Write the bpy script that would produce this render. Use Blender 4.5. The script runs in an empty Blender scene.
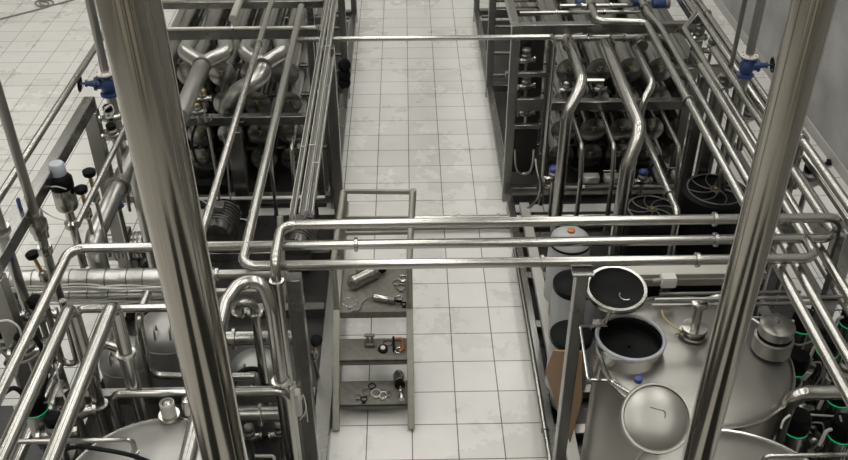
import bpy, math, random
from mathutils import Vector as V, Matrix
random.seed(7)
SC = bpy.context.scene
COL = SC.collection
PI = math.pi

# ------------------------------------------------------------------ camera
FPX, PITCH, YAW, ROLL, CAMH = 923.5, 0.620065, 0.018562, -0.00243, 5.167
_r = V((math.cos(YAW), -math.sin(YAW), 0)); _f = V((math.sin(YAW), math.cos(YAW), 0))
FD = _f * math.cos(PITCH) - V((0, 0, math.sin(PITCH)))
_u = _f * math.sin(PITCH) + V((0, 0, math.cos(PITCH)))
RT = _r * math.cos(ROLL) + _u * math.sin(ROLL)
UP = -_r * math.sin(ROLL) + _u * math.cos(ROLL)
EYE = V((0, 0, CAMH))
cd = bpy.data.cameras.new('camera'); cam = bpy.data.objects.new('camera', cd); COL.objects.link(cam)
cd.sensor_width = 36; cd.lens = 36 * FPX / 848; cd.clip_start = .05; cd.clip_end = 100
m = Matrix.Identity(4)
for i in range(3):
    m[i][0], m[i][1], m[i][2], m[i][3] = RT[i], UP[i], -FD[i], EYE[i]
cam.matrix_world = m
SC.camera = cam

def at(px, py, z=None, y=None, x=None):
    """survey: where the sight line through a photo pixel meets a level, a cross plane or a side plane (metres)"""
    d = FD * FPX + RT * (px - 424) - UP * (py - 230)
    if z is not None: t = (z - CAMH) / d.z
    elif y is not None: t = y / d.y
    else: t = x / d.x
    return EYE + d * t

# ------------------------------------------------------------------ materials
def mat(name, col, metal=0., rough=.5, noise=0., nscale=6., rvar=0., bump=0., emit=None, estr=0., coat=0., stretch=None):
    mt = bpy.data.materials.new(name); mt.use_nodes = True
    nt = mt.node_tree; b = nt.nodes['Principled BSDF']
    b.inputs['Base Color'].default_value = (*col, 1); b.inputs['Metallic'].default_value = metal
    b.inputs['Roughness'].default_value = rough
    if coat: b.inputs['Coat Weight'].default_value = coat
    if emit:
        b.inputs['Emission Color'].default_value = (*emit, 1); b.inputs['Emission Strength'].default_value = estr
    if noise or rvar or bump:
        tc = nt.nodes.new('ShaderNodeTexCoord'); n = nt.nodes.new('ShaderNodeTexNoise')
        n.inputs['Scale'].default_value = nscale; n.inputs['Detail'].default_value = 5
        src = tc.outputs['Object']
        if stretch:
            mp = nt.nodes.new('ShaderNodeMapping'); mp.inputs['Scale'].default_value = stretch
            nt.links.new(src, mp.inputs['Vector']); src = mp.outputs['Vector']
        nt.links.new(src, n.inputs['Vector'])
        if noise:
            mx = nt.nodes.new('ShaderNodeMix'); mx.data_type = 'RGBA'
            mx.inputs[6].default_value = (*[c * (1 - noise) for c in col], 1)
            mx.inputs[7].default_value = (*[min(1, c * (1 + noise)) for c in col], 1)
            nt.links.new(n.outputs['Fac'], mx.inputs[0]); nt.links.new(mx.outputs[2], b.inputs['Base Color'])
        if rvar:
            mr = nt.nodes.new('ShaderNodeMapRange')
            mr.inputs['To Min'].default_value = max(.02, rough - rvar); mr.inputs['To Max'].default_value = rough + rvar
            nt.links.new(n.outputs['Fac'], mr.inputs['Value']); nt.links.new(mr.outputs['Result'], b.inputs['Roughness'])
        if bump:
            bp = nt.nodes.new('ShaderNodeBump'); bp.inputs['Strength'].default_value = bump; bp.inputs['Distance'].default_value = .01
            nt.links.new(n.outputs['Fac'], bp.inputs['Height']); nt.links.new(bp.outputs['Normal'], b.inputs['Normal'])
    return mt

M = dict(
    steel=mat('polished_stainless', (.41, .402, .375), 1, .24),
    thin=mat('drawn_stainless', (.36, .353, .33), 1, .28),
    column=mat('brushed_column_stainless', (.40, .38, .335), 1, .15, .10, 3, .05, stretch=(16, 16, .12)),
    frame=mat('satin_frame_steel', (.26, .256, .24), .95, .27, .06, 2, .02),
    sheet=mat('tank_sheet_steel', (.285, .277, .254), .92, .36, .16, 2.2, .07),
    shell=mat('exchanger_shell_steel', (.31, .305, .285), 1, .24, .06, 3, .03),
    dull=mat('dull_cast_steel', (.19, .185, .17), .85, .42, .2, 14, .08),
    foil=mat('wrapped_foil', (.52, .515, .49), .8, .32, .1, 30, .1, .5),
    tray=mat('galvanised_tray', (.40, .39, .345), .6, .45, .12, 20, .08),
    dirty=mat('dusty_ladder_metal', (.27, .26, .22), .4, .6, .3, 18, .1, .15),
    tread=mat('dusty_tread', (.15, .145, .122), .2, .7, .5, 22, .1, .3),
    black=mat('black_plastic', (.006, .0062, .0066), 0, .38),
    rubber=mat('black_rubber', (.012, .012, .013), 0, .55),
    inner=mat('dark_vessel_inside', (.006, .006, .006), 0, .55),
    blue=mat('blue_valve_paint', (.013, .035, .105), 0, .42, .25, 14, .08),
    blueh=mat('blue_handle_vinyl', (.02, .04, .17), 0, .4),
    grey=mat('grey_motor_paint', (.33, .335, .335), .1, .42, .06, 6, .05),
    white=mat('white_plastic', (.55, .54, .5), 0, .45),
    yellow=mat('yellow_marker', (.23, .185, .05), 0, .5),
    brass=mat('brass_fitting', (.55, .42, .2), 1, .35),
    card=mat('brown_cardboard', (.26, .17, .095), 0, .8, .08, 8),
    orange=mat('orange_paint', (.36, .12, .035), 0, .45),
    led=mat('green_status_light', (.0, .25, .1), 0, .4, emit=(.0, .62, .22), estr=.42),
    cord=mat('grey_cord', (.16, .16, .15), 0, .6),
    pale=mat('pale_skid_pan', (.46, .45, .41), .3, .5, .22, 5, .1),
    gauge=mat('grey_gasket', (.33, .34, .36), 0, .4),
    satin=mat('satin_thick_pipe', (.46, .455, .43), .95, .3),
    dome=mat('smudged_dome_steel', (.47, .465, .44), .9, .42, .2, 4, .06),
    vessel=mat('bead_blasted_vessel', (.30, .295, .28), .75, .42, .06, 4, .06),
    valvecap=mat('grey_actuator_cap', (.40, .43, .46), 0, .4),
    lamp=mat('lamp_diffuser', (1, 1, 1), 0, .5, emit=(1, .985, .945), estr=1.0),
)

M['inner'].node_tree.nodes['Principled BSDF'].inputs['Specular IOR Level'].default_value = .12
for k_ in ('black', 'rubber'): M[k_].node_tree.nodes['Principled BSDF'].inputs['Specular IOR Level'].default_value = .06
M['shade_dark'] = mat('shade_dark_metal', (.03, .029, .027), .3, .3, .35, 5, .1)  # dark colour that puts shade on the floor sheets below; also the inner panel
def floor_mat():
    mt = bpy.data.materials.new('floor_tiles'); mt.use_nodes = True
    nt = mt.node_tree; b = nt.nodes['Principled BSDF']; N = nt.nodes.new; L = nt.links.new
    tc = N('ShaderNodeTexCoord'); mp = N('ShaderNodeMapping')
    mp.inputs['Location'].default_value = (-.0633, -4.913, 0)
    L(tc.outputs['Object'], mp.inputs['Vector'])
    br = N('ShaderNodeTexBrick'); br.offset = 0; br.squash = 1
    br.inputs['Scale'].default_value = 1; br.inputs['Brick Width'].default_value = 1 / 3; br.inputs['Row Height'].default_value = 1 / 3
    br.inputs['Mortar Size'].default_value = .005; br.inputs['Mortar Smooth'].default_value = .3; br.inputs['Bias'].default_value = 0
    br.inputs['Color1'].default_value = (.595, .588, .56, 1); br.inputs['Color2'].default_value = (.65, .643, .615, 1)
    br.inputs['Mortar'].default_value = (.13, .125, .11, 1)
    L(mp.outputs['Vector'], br.inputs['Vector'])
    n = N('ShaderNodeTexNoise'); n.inputs['Scale'].default_value = 1.1; n.inputs['Detail'].default_value = 7; n.inputs['Roughness'].default_value = .65
    L(tc.outputs['Object'], n.inputs['Vector'])
    cr = N('ShaderNodeValToRGB'); cr.color_ramp.elements[0].position = .3; cr.color_ramp.elements[0].color = (.72, .70, .66, 1)
    cr.color_ramp.elements[1].position = .62; cr.color_ramp.elements[1].color = (1, 1, 1, 1)
    L(n.outputs['Fac'], cr.inputs['Fac'])
    mx = N('ShaderNodeMix'); mx.data_type = 'RGBA'; mx.blend_type = 'MULTIPLY'; mx.inputs[0].default_value = .42
    L(br.outputs['Color'], mx.inputs[6]); L(cr.outputs['Color'], mx.inputs[7]); L(mx.outputs[2], b.inputs['Base Color'])
    mr = N('ShaderNodeMapRange'); mr.inputs['To Min'].default_value = .14; mr.inputs['To Max'].default_value = .42
    L(n.outputs['Fac'], mr.inputs['Value']); L(mr.outputs['Result'], b.inputs['Roughness'])
    bp = N('ShaderNodeBump'); bp.inputs['Strength'].default_value = .3; bp.inputs['Distance'].default_value = .002; bp.invert = True
    L(br.outputs['Fac'], bp.inputs['Height']); L(bp.outputs['Normal'], b.inputs['Normal'])
    return mt
def wall_mat(name, col, amp, sc):
    return mat(name, col, 0, .7, amp, sc, 0, .15)

# ------------------------------------------------------------------ mesh builder
class MB:
    def __init__(s): s.v = []; s.f = []
    def add(s, vs, fs):
        o = len(s.v); s.v += [V(p) for p in vs]; s.f += [[i + o for i in f] for f in fs]; return s
    @staticmethod
    def frame(d):
        d = d.normalized(); a = V((0, 0, 1)) if abs(d.z) < .9 else V((1, 0, 0))
        x = a.cross(d).normalized(); return x, d.cross(x)
    def tube(s, pts, r, bend=None, n=14, caps=True, steps=6):
        pts = [V(p) for p in pts]
        if bend is None: bend = r * 2.6
        path = [pts[0]]
        for i in range(1, len(pts) - 1):
            a, b, c = pts[i - 1], pts[i], pts[i + 1]
            d1 = (b - a); d2 = (c - b); l1, l2 = d1.length, d2.length
            if l1 < 1e-6 or l2 < 1e-6: continue
            d1 = d1 / l1; d2 = d2 / l2
            ang = d1.angle(d2)
            if ang < .02: path.append(b); continue
            t = min(bend * math.tan(ang / 2), .49 * l1, .49 * l2); R = t / math.tan(ang / 2)
            p0 = b - d1 * t; nrm = (d2 - d1 * d1.dot(d2)).normalized(); c0 = p0 + nrm * R
            k = max(2, int(steps * ang / 1.57 + .5))
            for j in range(k + 1):
                th = ang * j / k
                path.append(c0 - nrm * R * math.cos(th) + d1 * R * math.sin(th))
        path.append(pts[-1])
        return s.sweep(path, [r] * len(path), n, caps)
    def sweep(s, path, rad, n=14, caps=True):
        vs = []; x, y = MB.frame(path[1] - path[0]); prev = (path[1] - path[0]).normalized()
        k = len(path)
        for i, p in enumerate(path):
            if i == 0: t = path[1] - path[0]
            elif i == k - 1: t = path[-1] - path[-2]
            else: t = (path[i + 1] - p).normalized() + (p - path[i - 1]).normalized()
            t = t.normalized()
            q = prev.rotation_difference(t); x = q @ x; y = q @ y; prev = t
            for j in range(n):
                a = 2 * PI * j / n; vs.append(p + (x * math.cos(a) + y * math.sin(a)) * rad[i])
        fs = [[i * n + j, i * n + (j + 1) % n, (i + 1) * n + (j + 1) % n, (i + 1) * n + j] for i in range(k - 1) for j in range(n)]
        if caps: fs.append(list(range(n))[::-1]); fs.append([(k - 1) * n + j for j in range(n)])
        return s.add(vs, fs)
    def smooth_tube(s, pts, r, n=8, per=6):
        """catmull-rom cable"""
        p = [V(q) for q in pts]; p = [p[0] * 2 - p[1]] + p + [p[-1] * 2 - p[-2]]; path = []
        for i in range(1, len(p) - 2):
            for j in range(per):
                t = j / per; a, b, c, d = p[i - 1:i + 3]
                path.append(.5 * ((2 * b) + (c - a) * t + (2 * a - 5 * b + 4 * c - d) * t * t + (3 * b - a - 3 * c + d) * t ** 3))
        path.append(p[-2]); return s.sweep(path, [r] * len(path), n)
    def cyl(s, p0, p1, r, r2=None, n=20): return s.sweep([V(p0), V(p1)], [r, r if r2 is None else r2], n)
    def lathe(s, prof, base=(0, 0, 0), axis=(0, 0, 1), n=28, closed=False):
        base = V(base); ax = V(axis).normalized(); x, y = MB.frame(ax); vs = []; k = len(prof)
        for r, h in prof:
            r = max(r, .0005)
            for j in range(n):
                a = 2 * PI * j / n; vs.append(base + ax * h + (x * math.cos(a) + y * math.sin(a)) * r)
        fs = [[i * n + j, i * n + (j + 1) % n, (i + 1) * n + (j + 1) % n, (i + 1) * n + j] for i in range(k - 1) for j in range(n)]
        if not closed: fs.append(list(range(n))[::-1]); fs.append([(k - 1) * n + j for j in range(n)])
        else: fs += [[(k - 1) * n + j, (k - 1) * n + (j + 1) % n, (j + 1) % n, j] for j in range(n)]
        return s.add(vs, fs)
    def torus(s, c, axis, R, r, n=24, m_=8, a0=0, a1=2 * PI):
        c = V(c); ax = V(axis).normalized(); x, y = MB.frame(ax)
        full = abs(a1 - a0 - 2 * PI) < 1e-4
        if full:
            return s.lathe([(R + r * math.cos(2 * PI * k / m_), r * math.sin(2 * PI * k / m_)) for k in range(m_)], c, ax, n, True)
        return s.sweep([c + (x * math.cos(a0 + (a1 - a0) * i / n) + y * math.sin(a0 + (a1 - a0) * i / n)) * R for i in range(n + 1)], [r] * (n + 1), m_)
    def box(s, c, sz, rot=None, bev=0.):
        c = V(c); hx, hy, hz = [q / 2 for q in sz]
        if bev > 0:
            b = min(bev, hx * .9, hy * .9, hz * .9); vs = []
            for sx in (-1, 1):
                for sy in (-1, 1):
                    for szz in (-1, 1):
                        vs += [V((sx * hx, sy * (hy - b), szz * (hz - b))), V((sx * (hx - b), sy * hy, szz * (hz - b))), V((sx * (hx - b), sy * (hy - b), szz * hz))]
            I = lambda a, b_, c_, k: ((a * 2 + b_) * 2 + c_) * 3 + k
            fs = []
            for t in (0, 1):
                fs.append([I(t, 0, 0, 0), I(t, 1, 0, 0), I(t, 1, 1, 0), I(t, 0, 1, 0)][::1 if t else -1])
                fs.append([I(0, t, 0, 1), I(0, t, 1, 1), I(1, t, 1, 1), I(1, t, 0, 1)][::1 if t else -1])
                fs.append([I(0, 0, t, 2), I(1, 0, t, 2), I(1, 1, t, 2), I(0, 1, t, 2)][::1 if t else -1])
            for a in (0, 1):
                for b_ in (0, 1):
                    fs.append([I(a, b_, 0, 0), I(a, b_, 1, 0), I(a, b_, 1, 1), I(a, b_, 0, 1)])
                    fs.append([I(a, 0, b_, 0), I(a, 1, b_, 0), I(a, 1, b_, 2), I(a, 0, b_, 2)])
                    fs.append([I(0, a, b_, 1), I(1, a, b_, 1), I(1, a, b_, 2), I(0, a, b_, 2)])
                    for c_ in (0, 1): fs.append([I(a, b_, c_, 0), I(a, b_, c_, 1), I(a, b_, c_, 2)])
        else:
            vs = [V((sx * hx, sy * hy, szz * hz)) for sx in (-1, 1) for sy in (-1, 1) for szz in (-1, 1)]
            fs = [[0, 1, 3, 2], [4, 6, 7, 5], [0, 4, 5, 1], [2, 3, 7, 6], [0, 2, 6, 4], [1, 5, 7, 3]]
        if rot is not None: vs = [rot @ q for q in vs]
        return s.add([c + q for q in vs], fs)
    def beam(s, p0, p1, w, h, up=(0, 0, 1), bev=.004):
        p0, p1 = V(p0), V(p1); d = (p1 - p0); L = d.length; d = d / L; u = V(up)
        if abs(d.dot(u)) > .95: u = V((0, 1, 0))
        x = d.cross(u).normalized(); z = x.cross(d)
        R = Matrix((x, d, z)).transposed()
        return s.box((p0 + p1) / 2, (w, L, h), R, bev)
    def prism(s, poly, d):
        d = V(d); n = len(poly); poly = [V(p) for p in poly]
        return s.add(poly + [p + d for p in poly], [list(range(n))[::-1], list(range(n, 2 * n))] + [[i, (i + 1) % n, n + (i + 1) % n, n + i] for i in range(n)])
    def build(s, name, material, parent=None, origin=None, sharp=.7):
        vs = s.v
        if origin is None:
            xs = [p.x for p in vs]; ys = [p.y for p in vs]; zs = [p.z for p in vs]
            origin = V(((min(xs) + max(xs)) / 2, (min(ys) + max(ys)) / 2, min(zs)))
            if parent is not None: origin = V((0, 0, 0)) + V(parent['_o']) if '_o' in parent else V((0, 0, 0))
        me = bpy.data.meshes.new(name); me.from_pydata([p - origin for p in vs], [], s.f)
        import bmesh
        bm = bmesh.new(); bm.from_mesh(me); bmesh.ops.recalc_face_normals(bm, faces=bm.faces); bm.to_mesh(me); bm.free()
        me.polygons.foreach_set('use_smooth', [True] * len(me.polygons)); me.set_sharp_from_angle(angle=sharp)
        me.materials.append(M[material] if isinstance(material, str) else material)
        o = bpy.data.objects.new(name, me); COL.objects.link(o)
        if parent is not None: o.parent = parent
        else: o.location = origin
        return o
    def cut(s, c):  # helper kept for chained building
        return s

ORG = {}
def thing(name, label, cat, loc, group=None):
    o = bpy.data.objects.new(name, None); COL.objects.link(o); o.location = V(loc); o.empty_display_size = .1
    o['label'] = label; o['category'] = cat
    if group: o['group'] = group
    ORG[o.name] = V(loc); return o
def part(name, mb, material, t, label=None):
    """mesh part given in world metres, parented to thing t (or to a part of it)"""
    root = t
    while root.parent: root = root.parent
    o = mb.build(name, material, t, origin=ORG.get(root.name, root.location.copy()))
    if label: o['label'] = label
    return o
def solo(name, mb, material, label, cat, group=None):
    o = mb.build(name, material); o['label'] = label; o['category'] = cat
    if group: o['group'] = group
    return o
def struct(name, mb, material):
    o = mb.build(name, material); o['kind'] = 'structure'; return o
def dup(root, loc, label, group=None):
    r = root.copy(); COL.objects.link(r); r.location = V(loc); r['label'] = label
    if group: r['group'] = group
    for ch in list(root.children):
        c = ch.copy(); COL.objects.link(c); c.parent = r
        for g in list(ch.children):
            d = g.copy(); COL.objects.link(d); d.parent = c
    return r
def ferrule(p, d, r):
    """hygienic clamp collar round a pipe"""
    p, d = V(p), V(d).normalized()
    return MB().lathe([(r, -.012), (r * 1.45, -.009), (r * 1.45, .009), (r, .012)], p, d, 20)
def pipe(label, pts, r=.027, material='steel', clamps=(), bend=None, group=None, cat='pipe', name='steel_pipe', n=16):
    pts = [V(p) for p in pts]
    if not clamps: return solo(name, MB().tube(pts, r, bend, n), material, label, cat, group)
    t = thing(name, label, cat, pts[0], group)
    part('tube', MB().tube(pts, r, bend, n), material, t)
    for seg, u in clamps:
        a, b = pts[seg], pts[seg + 1]
        part('clamp', ferrule(a.lerp(b, u), b - a, r), 'steel', t)
    return t
def X(p, x): p = V(p); p.x = x; return p
def Y(p, y): p = V(p); p.y = y; return p
def Zz(p, z): p = V(p); p.z = z; return p

# ================================================================== ROOM
CEIL = 8.2
struct('floor', MB().box((-2.4, 5.5, -.05), (14.2, 23, .1)), floor_mat())
struct('wall_right', MB().box((4.62, 5.5, CEIL / 2), (.2, 23, CEIL)), wall_mat('grey_concrete', (.30, .296, .288), .5, 2.2))
struct('wall_left', MB().box((-9.5, 5.5, CEIL / 2), (.2, 23, CEIL)), wall_mat('left_wall_paint', (.34, .33, .30), .05, 1.5))
struct('wall_far', MB().box((-2.4, 17.0, CEIL / 2), (14.2, .2, CEIL)), wall_mat('far_wall_paint', (.55, .545, .52), .05, 1.5))
struct('wall_near', MB().box((-2.4, -6.0, CEIL / 2), (14.2, .2, CEIL)), wall_mat('near_wall_paint', (.09, .085, .075), .05, 1.5))
struct('ceiling', MB().box((-2.4, 5.5, CEIL + .05), (14.2, 23, .1)), wall_mat('ceiling_paint', (.22, .215, .2), .05, 1.5))
struct('baseboard_right', MB().box((4.515, 5.5, .06), (.012, 23, .12)), mat('plinth', (.42, .41, .39), 0, .6))
lampnames = ['near', 'second', 'middle', 'fourth', 'far']
wp = wall_mat('pale_reflector_strips', (.62, .59, .52), .05, 1.5)  # pale strips added behind the camera to stripe the column reflections
for k, (xa, xb) in enumerate(((-8.6, -6.2), (-5.1, -2.6), (-1.9, -1.3), (-.4, 1.3), (2.2, 2.7), (3.4, 4.2))):
    struct('reflector_strip_%d' % (k + 1), MB().box(((xa + xb) / 2, -5.87, 4.0), (xb - xa, .06, 7.6)), wp)
li = None
for cx, cn in ((-6.8, 'over the open floor'), (-3.6, 'left of the skids'), (-.1, 'over the aisle'), (2.9, 'over the right skid')):
    for k, cy in enumerate((-1.6, 2.2, 6.0, 9.8, 13.6)):
        lab = 'wide white ceiling lamp %s, %s one of its row' % (cn, lampnames[k])
        if li is None:
            li = thing('ceiling_lamp', lab, 'lamp', (cx, cy, CEIL), 'ceiling lamps')
            part('housing', MB().box((cx, cy, CEIL - .04), (1.2, 2.5, .08), None, .01), 'white', li)
            part('diffuser', MB().box((cx, cy, CEIL - .09), (1.1, 2.4, .03), None, .01), 'lamp', li)
        else: dup(li, (cx, cy, CEIL), lab)

# ================================================================== COLUMNS
def column(label, x, y, r, xt=None):
    xt = x if xt is None else xt
    t = thing('steel_column', label, 'column', (x, y, 0))
    part('shaft', MB().cyl((x, y, .012), (xt, y, CEIL), r, n=48), 'column', t)
    part('weld_seam', MB().cyl((x + r * .70, y - r * .71, .05), (xt + r * .70, y - r * .71, CEIL), .0022, n=6), 'satin', t)
    part('base_flange', MB().lathe([(r, .03), (r * 1.5, .03), (r * 1.5, 0), (r, 0)][::-1], (x, y, 0), n=36), 'frame', t)
_a = at(128.5, 0, y=2.2); _b = at(225, 460, y=2.2)
column('thick brushed stainless column crossing the left of the view', _b.x + (_a.x - _b.x) * (0 - _b.z) / (_a.z - _b.z), 2.2, .0785, _b.x + (_a.x - _b.x) * (CEIL - _b.z) / (_a.z - _b.z))
column('slimmer brushed stainless column standing before the open tank hatch', 1.02, 2.2, .054)

# ================================================================== EXCHANGER RACKS
def rack(label, x0, x1, side, y0=7.65, zt=1.86, zm=1.0):
    t = thing('rack_frame', label, 'frame', ((x0 + x1) / 2, y0, 0))
    ys = (y0, 10.0, 12.3)
    for y in ys:
        for x in (x0, x1):
            part('post', MB().beam((x, y, 0), (x, y, zt + .04), .08, .08), 'frame', t)
        for z in (zt, zm, .12):
            part('cross_beam', MB().beam((x0 + .04, y, z), (x1 - .04, y, z), .08, .09), 'frame', t)
    for x in (x0, x1):
        for z in (zt, .12):
            for a, b in zip(ys[:-1], ys[1:]):
                part('long_beam', MB().beam((x, a + .04, z), (x, b - .04, z), .07, .08), 'frame', t)
    return t
LR = rack('satin steel rack frame carrying the left bank of exchanger tubes', -2.42, -.74, -1)
RR = rack('satin steel rack frame carrying the right bank of exchanger tubes', .97, 2.62, 1, 7.74, 1.84, 1.07)
for py in (74, 100, 126):
    z = at(528, py, y=7.72).z
    part('rung', MB().beam((1.01, 7.72, z), (1.27, 7.72, z), .05, .045), 'frame', RR)
part('post', MB().beam((1.29, 7.72, .16), (1.29, 7.72, 1.80), .05, .05), 'frame', RR)
part('side_panel', MB().box((1.13, 7.99, .95), (.30, .02, 1.55), None, .004), 'shade_dark', RR, 'dark inner panel')
yy = at(250, 4, z=1.86).y
part('cross_beam', MB().beam((-2.38, yy, 1.86), (-.78, yy, 1.86), .06, .07), 'frame', LR)
yy = at(640, 73, y=8.7).y
part('cross_beam', MB().beam((1.01, yy, at(640, 73, y=yy).z), (2.58, yy, at(640, 73, y=yy).z), .06, .06), 'frame', RR)
part('post', MB().beam((-1.60, 7.45, .0), (-1.60, 7.45, 1.0), .13, .1), 'frame', LR)
part('post', MB().beam((-.86, 7.63, .16), (-.86, 7.63, 1.82), .06, .06), 'frame', LR)
part('post', MB().beam((-.98, 8.9, .16), (-.98, 8.9, 1.9), .07, .07), 'frame', LR)

rowname = ['top', 'second', 'third', 'bottom']; colname = ['first', 'second', 'third', 'fourth', 'fifth']
proto = None
TY = 8.05
ROWZ = [at(289, py, y=TY).z for py in (72, 102, 132, 157)]
for side, cols in (('left', [at(289 - 31 * k, 102, y=TY).x for k in range(5)]), ('right', [at(566 + 29.3 * k, 102, y=TY).x for k in range(5)])):
    for i, x in enumerate(cols):
        for j, z in enumerate(ROWZ):
            lab = 'exchanger tube, %s row, %s from the aisle, %s rack' % (rowname[j], colname[i], side)
            gp = 'exchanger tubes in the %s rack' % side
            if proto is None:
                t = proto = thing('exchanger_tube', lab, 'tube', (x, TY, z), gp)
                part('shell', MB().cyl((x, TY, z), (x, 12.2, z), .105, n=24), 'shell', t)
                cp = part('end_cap', MB().lathe([(.04, -.035), (.10, -.02), (.128, -.012), (.128, .012), (.105, .012)], (x, TY - .02, z), (0, 1, 0), 28), 'shell', t)
                part('bolt', MB().lathe([(.014, -.05), (.014, -.02)], (x, TY - .02, z), (0, 1, 0), 8), 'steel', cp)
                part('tag', MB().box((x, TY - .058, z + .045), (.045, .006, .009)).box((x, TY - .058, z + .02), (.008, .006, .042)), 'yellow', t)
                part('ring', MB().lathe([(.106, -.02), (.122, -.02), (.122, .02), (.106, .02)], (x, 8.7, z), (0, 1, 0), 24), 'dull', t)
            else: dup(proto, (x, TY, z), lab, gp)

# support straps carrying each tube row (on the cross beams)
for side, xa, xb in (('left', -2.38, -.78), ('right', 1.01, 2.58)):
    for j, z in enumerate(ROWZ):
        for y in (8.45, 10.1, 11.9): part('tube_support', MB().beam((xa, y, z - .122), (xb, y, z - .122), .05, .03), 'frame', LR if side == 'left' else RR)

# wye manifolds at the head of the left bank
def wye(label, arms, join, out):
    t = thing('wye_manifold', label, 'pipe', join)
    j = V(join)
    for pts_ in arms:
        part('arm', MB().tube([pts_[0] + V((0, .14, -.02))] + list(pts_) + [j + V((0, -.01, 0)), j + V((0, -.07, 0))], .068, .13, 18), 'satin', t)
    part('outlet', MB().tube([j + V((0, .03, 0))] + out, .074, .2, 20), 'satin', t)
    part('clamp', MB().lathe([(.074, -.012), (.084, -.012), (.084, .012), (.074, .012)], j + V((0, -.06, 0)), (0, 1, 0), 28), 'dull', t)
    return t
zw = 1.58
jA = at(203, 63, z=1.56); jB = at(263, 64, z=1.56)
wye('polished two armed pipe manifold beside the thick left column', [(at(191, 40, z=zw), at(184, 52, z=zw)), (at(225, 40, z=zw), at(227, 52, z=zw))], jA, [at(180, 117, z=1.55)])
wye('polished two armed pipe manifold with outlet curling down under the slim pipe', [(at(250, 40, z=zw), at(244, 52, z=zw)), (at(280, 40, z=zw), at(283, 52, z=zw))], jB, [at(262, 78, z=1.52), at(238, 90, y=7.45), at(227, 104, y=7.78), at(226, 120, y=7.9)])

# ================================================================== OVERHEAD AND SKID PIPES
ZT = 2.0
# three pipes across the aisle
zb = 2.1; yb1 = at(500, 222, z=zb).y; xl = at(281, 226, z=zb).x; yl = at(275, 262, z=zb).y; xr = at(843, 218, z=zb).x
pipe('uppermost in view of three pipes bridging the aisle', [(xl, yl, .22), (xl, yl, zb), (xl, yb1, zb), (xr, yb1, zb), (xr, yb1, 1.75)], .0295, clamps=[(0, .93), (0, .5), (2, .77)], bend=.085)
solo('steel_post', MB().beam((xr + .005, yb1 - .12, 0), (xr + .005, yb1 - .12, 2.1), .085, .07), 'frame', 'square steel post at the right end of the bridging pipes', 'post')
pm = at(70, 249, z=ZT)
pipe('middle of three pipes bridging the aisle, running left to the near corner', [(pm.x, 2.6, ZT), (pm.x, 4.3, ZT), (at(838, 240, z=ZT).x, 4.3, ZT), (at(838, 240, z=ZT).x, 6.9, ZT)], .0295, clamps=[(1, .37), (1, .84)], bend=.09)
xq = at(817, 258, z=ZT).x
pipe('lowest in view of three pipes bridging the aisle, bending away at both ends', [(-.945, 7.9, ZT), (-.945, 4.11, ZT), (xq, 4.11, ZT), (xq, 6.6, ZT)], .0295, clamps=[(1, .06), (1, .52), (1, .79)], bend=.08)
pipe('long slim pipe above the left skid, ending behind the thick column', [at(272, 0, z=2.04), Y(at(272, 0, z=2.04), 4.2), V((at(272, 0, z=2.04).x, 4.2, .6))], .024, clamps=[(0, .25)])
pipe('thin pipe bridging the aisle at the far racks', [(-1.0, 7.5, 1.86), (1.285, 7.5, 1.86), (1.285, 7.5, .1)], .023, bend=.06)
# near left group
p2 = at(70, 306, z=1.9)
pipe('second sloping pipe from the left corner, bending down at its far end', [(p2.x, 2.3, 1.9), (p2.x, p2.y, 1.9), (p2.x, p2.y, .5)], .037, clamps=[(1, .55)], bend=.07)
p3 = at(113, 303, z=1.9)
pipe('third sloping pipe from the left corner, with clamp ring low on its leg', [(p3.x, 2.3, 1.9), (p3.x, p3.y, 1.9), (p3.x, p3.y, .5)], .039, clamps=[(1, .27)], bend=.075)
ya = at(224, 300, z=1.98).y
xa, xb = at(226, 300, y=ya).x, at(270, 305, y=ya + .05).x
pipe('polished pipe arching over right beside the thick column', [(xa, 2.2, 1.98), (xa, ya - .02, 1.98), (xa + .06, ya + .13, 2.0), (xb - .04, ya + .13, 2.0), (xb, ya + .08, 1.85), (xb, ya + .08, .25)], .039, clamps=[(4, .35)], bend=.11)
a = at(75, 309, z=1.55); b_ = at(168, 305, z=1.55)
pipe('short level pipe behind the three sloping pipes at left', [V((a.x, a.y, .5)), a, Y(b_, a.y) + V((.3, 0, 0)), V((b_.x + .3, a.y, .5))], .026, bend=.06)
a = at(139, 322, z=1.45); c = at(150, 375, y=a.y); d = at(200, 377, y=a.y)
pipe('bent pipe dropping before the pale vessel and turning right', [a + V((0, .25, .02)), a + V((0, 0, .04)), c, d, d + V((.35, 0, 0))], .026, bend=.08)
a = at(112, 394, z=1.25); b_ = at(200, 394, z=1.25)
pipe('level pipe in front of the pale vessel, running behind the thick column', [V((a.x, a.y, .3)), a, Y(b_, a.y) + V((.5, 0, 0)), V((b_.x + .5, a.y, .3))], .026, bend=.06)
a = at(105, 347, z=1.4)
pipe('small hooped pipe between the sloping pipes at left', [a + V((-.05, -.25, -.75)), a + V((-.05, -.1, .03)), a + V((.0, .0, .03)), a + V((.09, .0, -.02)), a + V((.09, 0, -.9))], .028, bend=.05)
a = at(66, 360, z=1.0)
pipe('short pipe with a low return bend at far left', [a + V((.09, 0, .5)), a + V((.07, 0, -.03)), a + V((-.03, 0, -.03)), a + V((-.02, 0, .45))], .022, bend=.05)
a = at(0, 442, z=1.45); b_ = at(133, 437, z=1.45)
pipe('thin level pipe with elbow above the dented dome of the left tank', [a + V((-.2, 0, 0)), Y(b_, a.y), Y(b_, a.y) + V((0, 0, -.16))], .014, 'thin', clamps=[(1, .6)], bend=.03)
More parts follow.
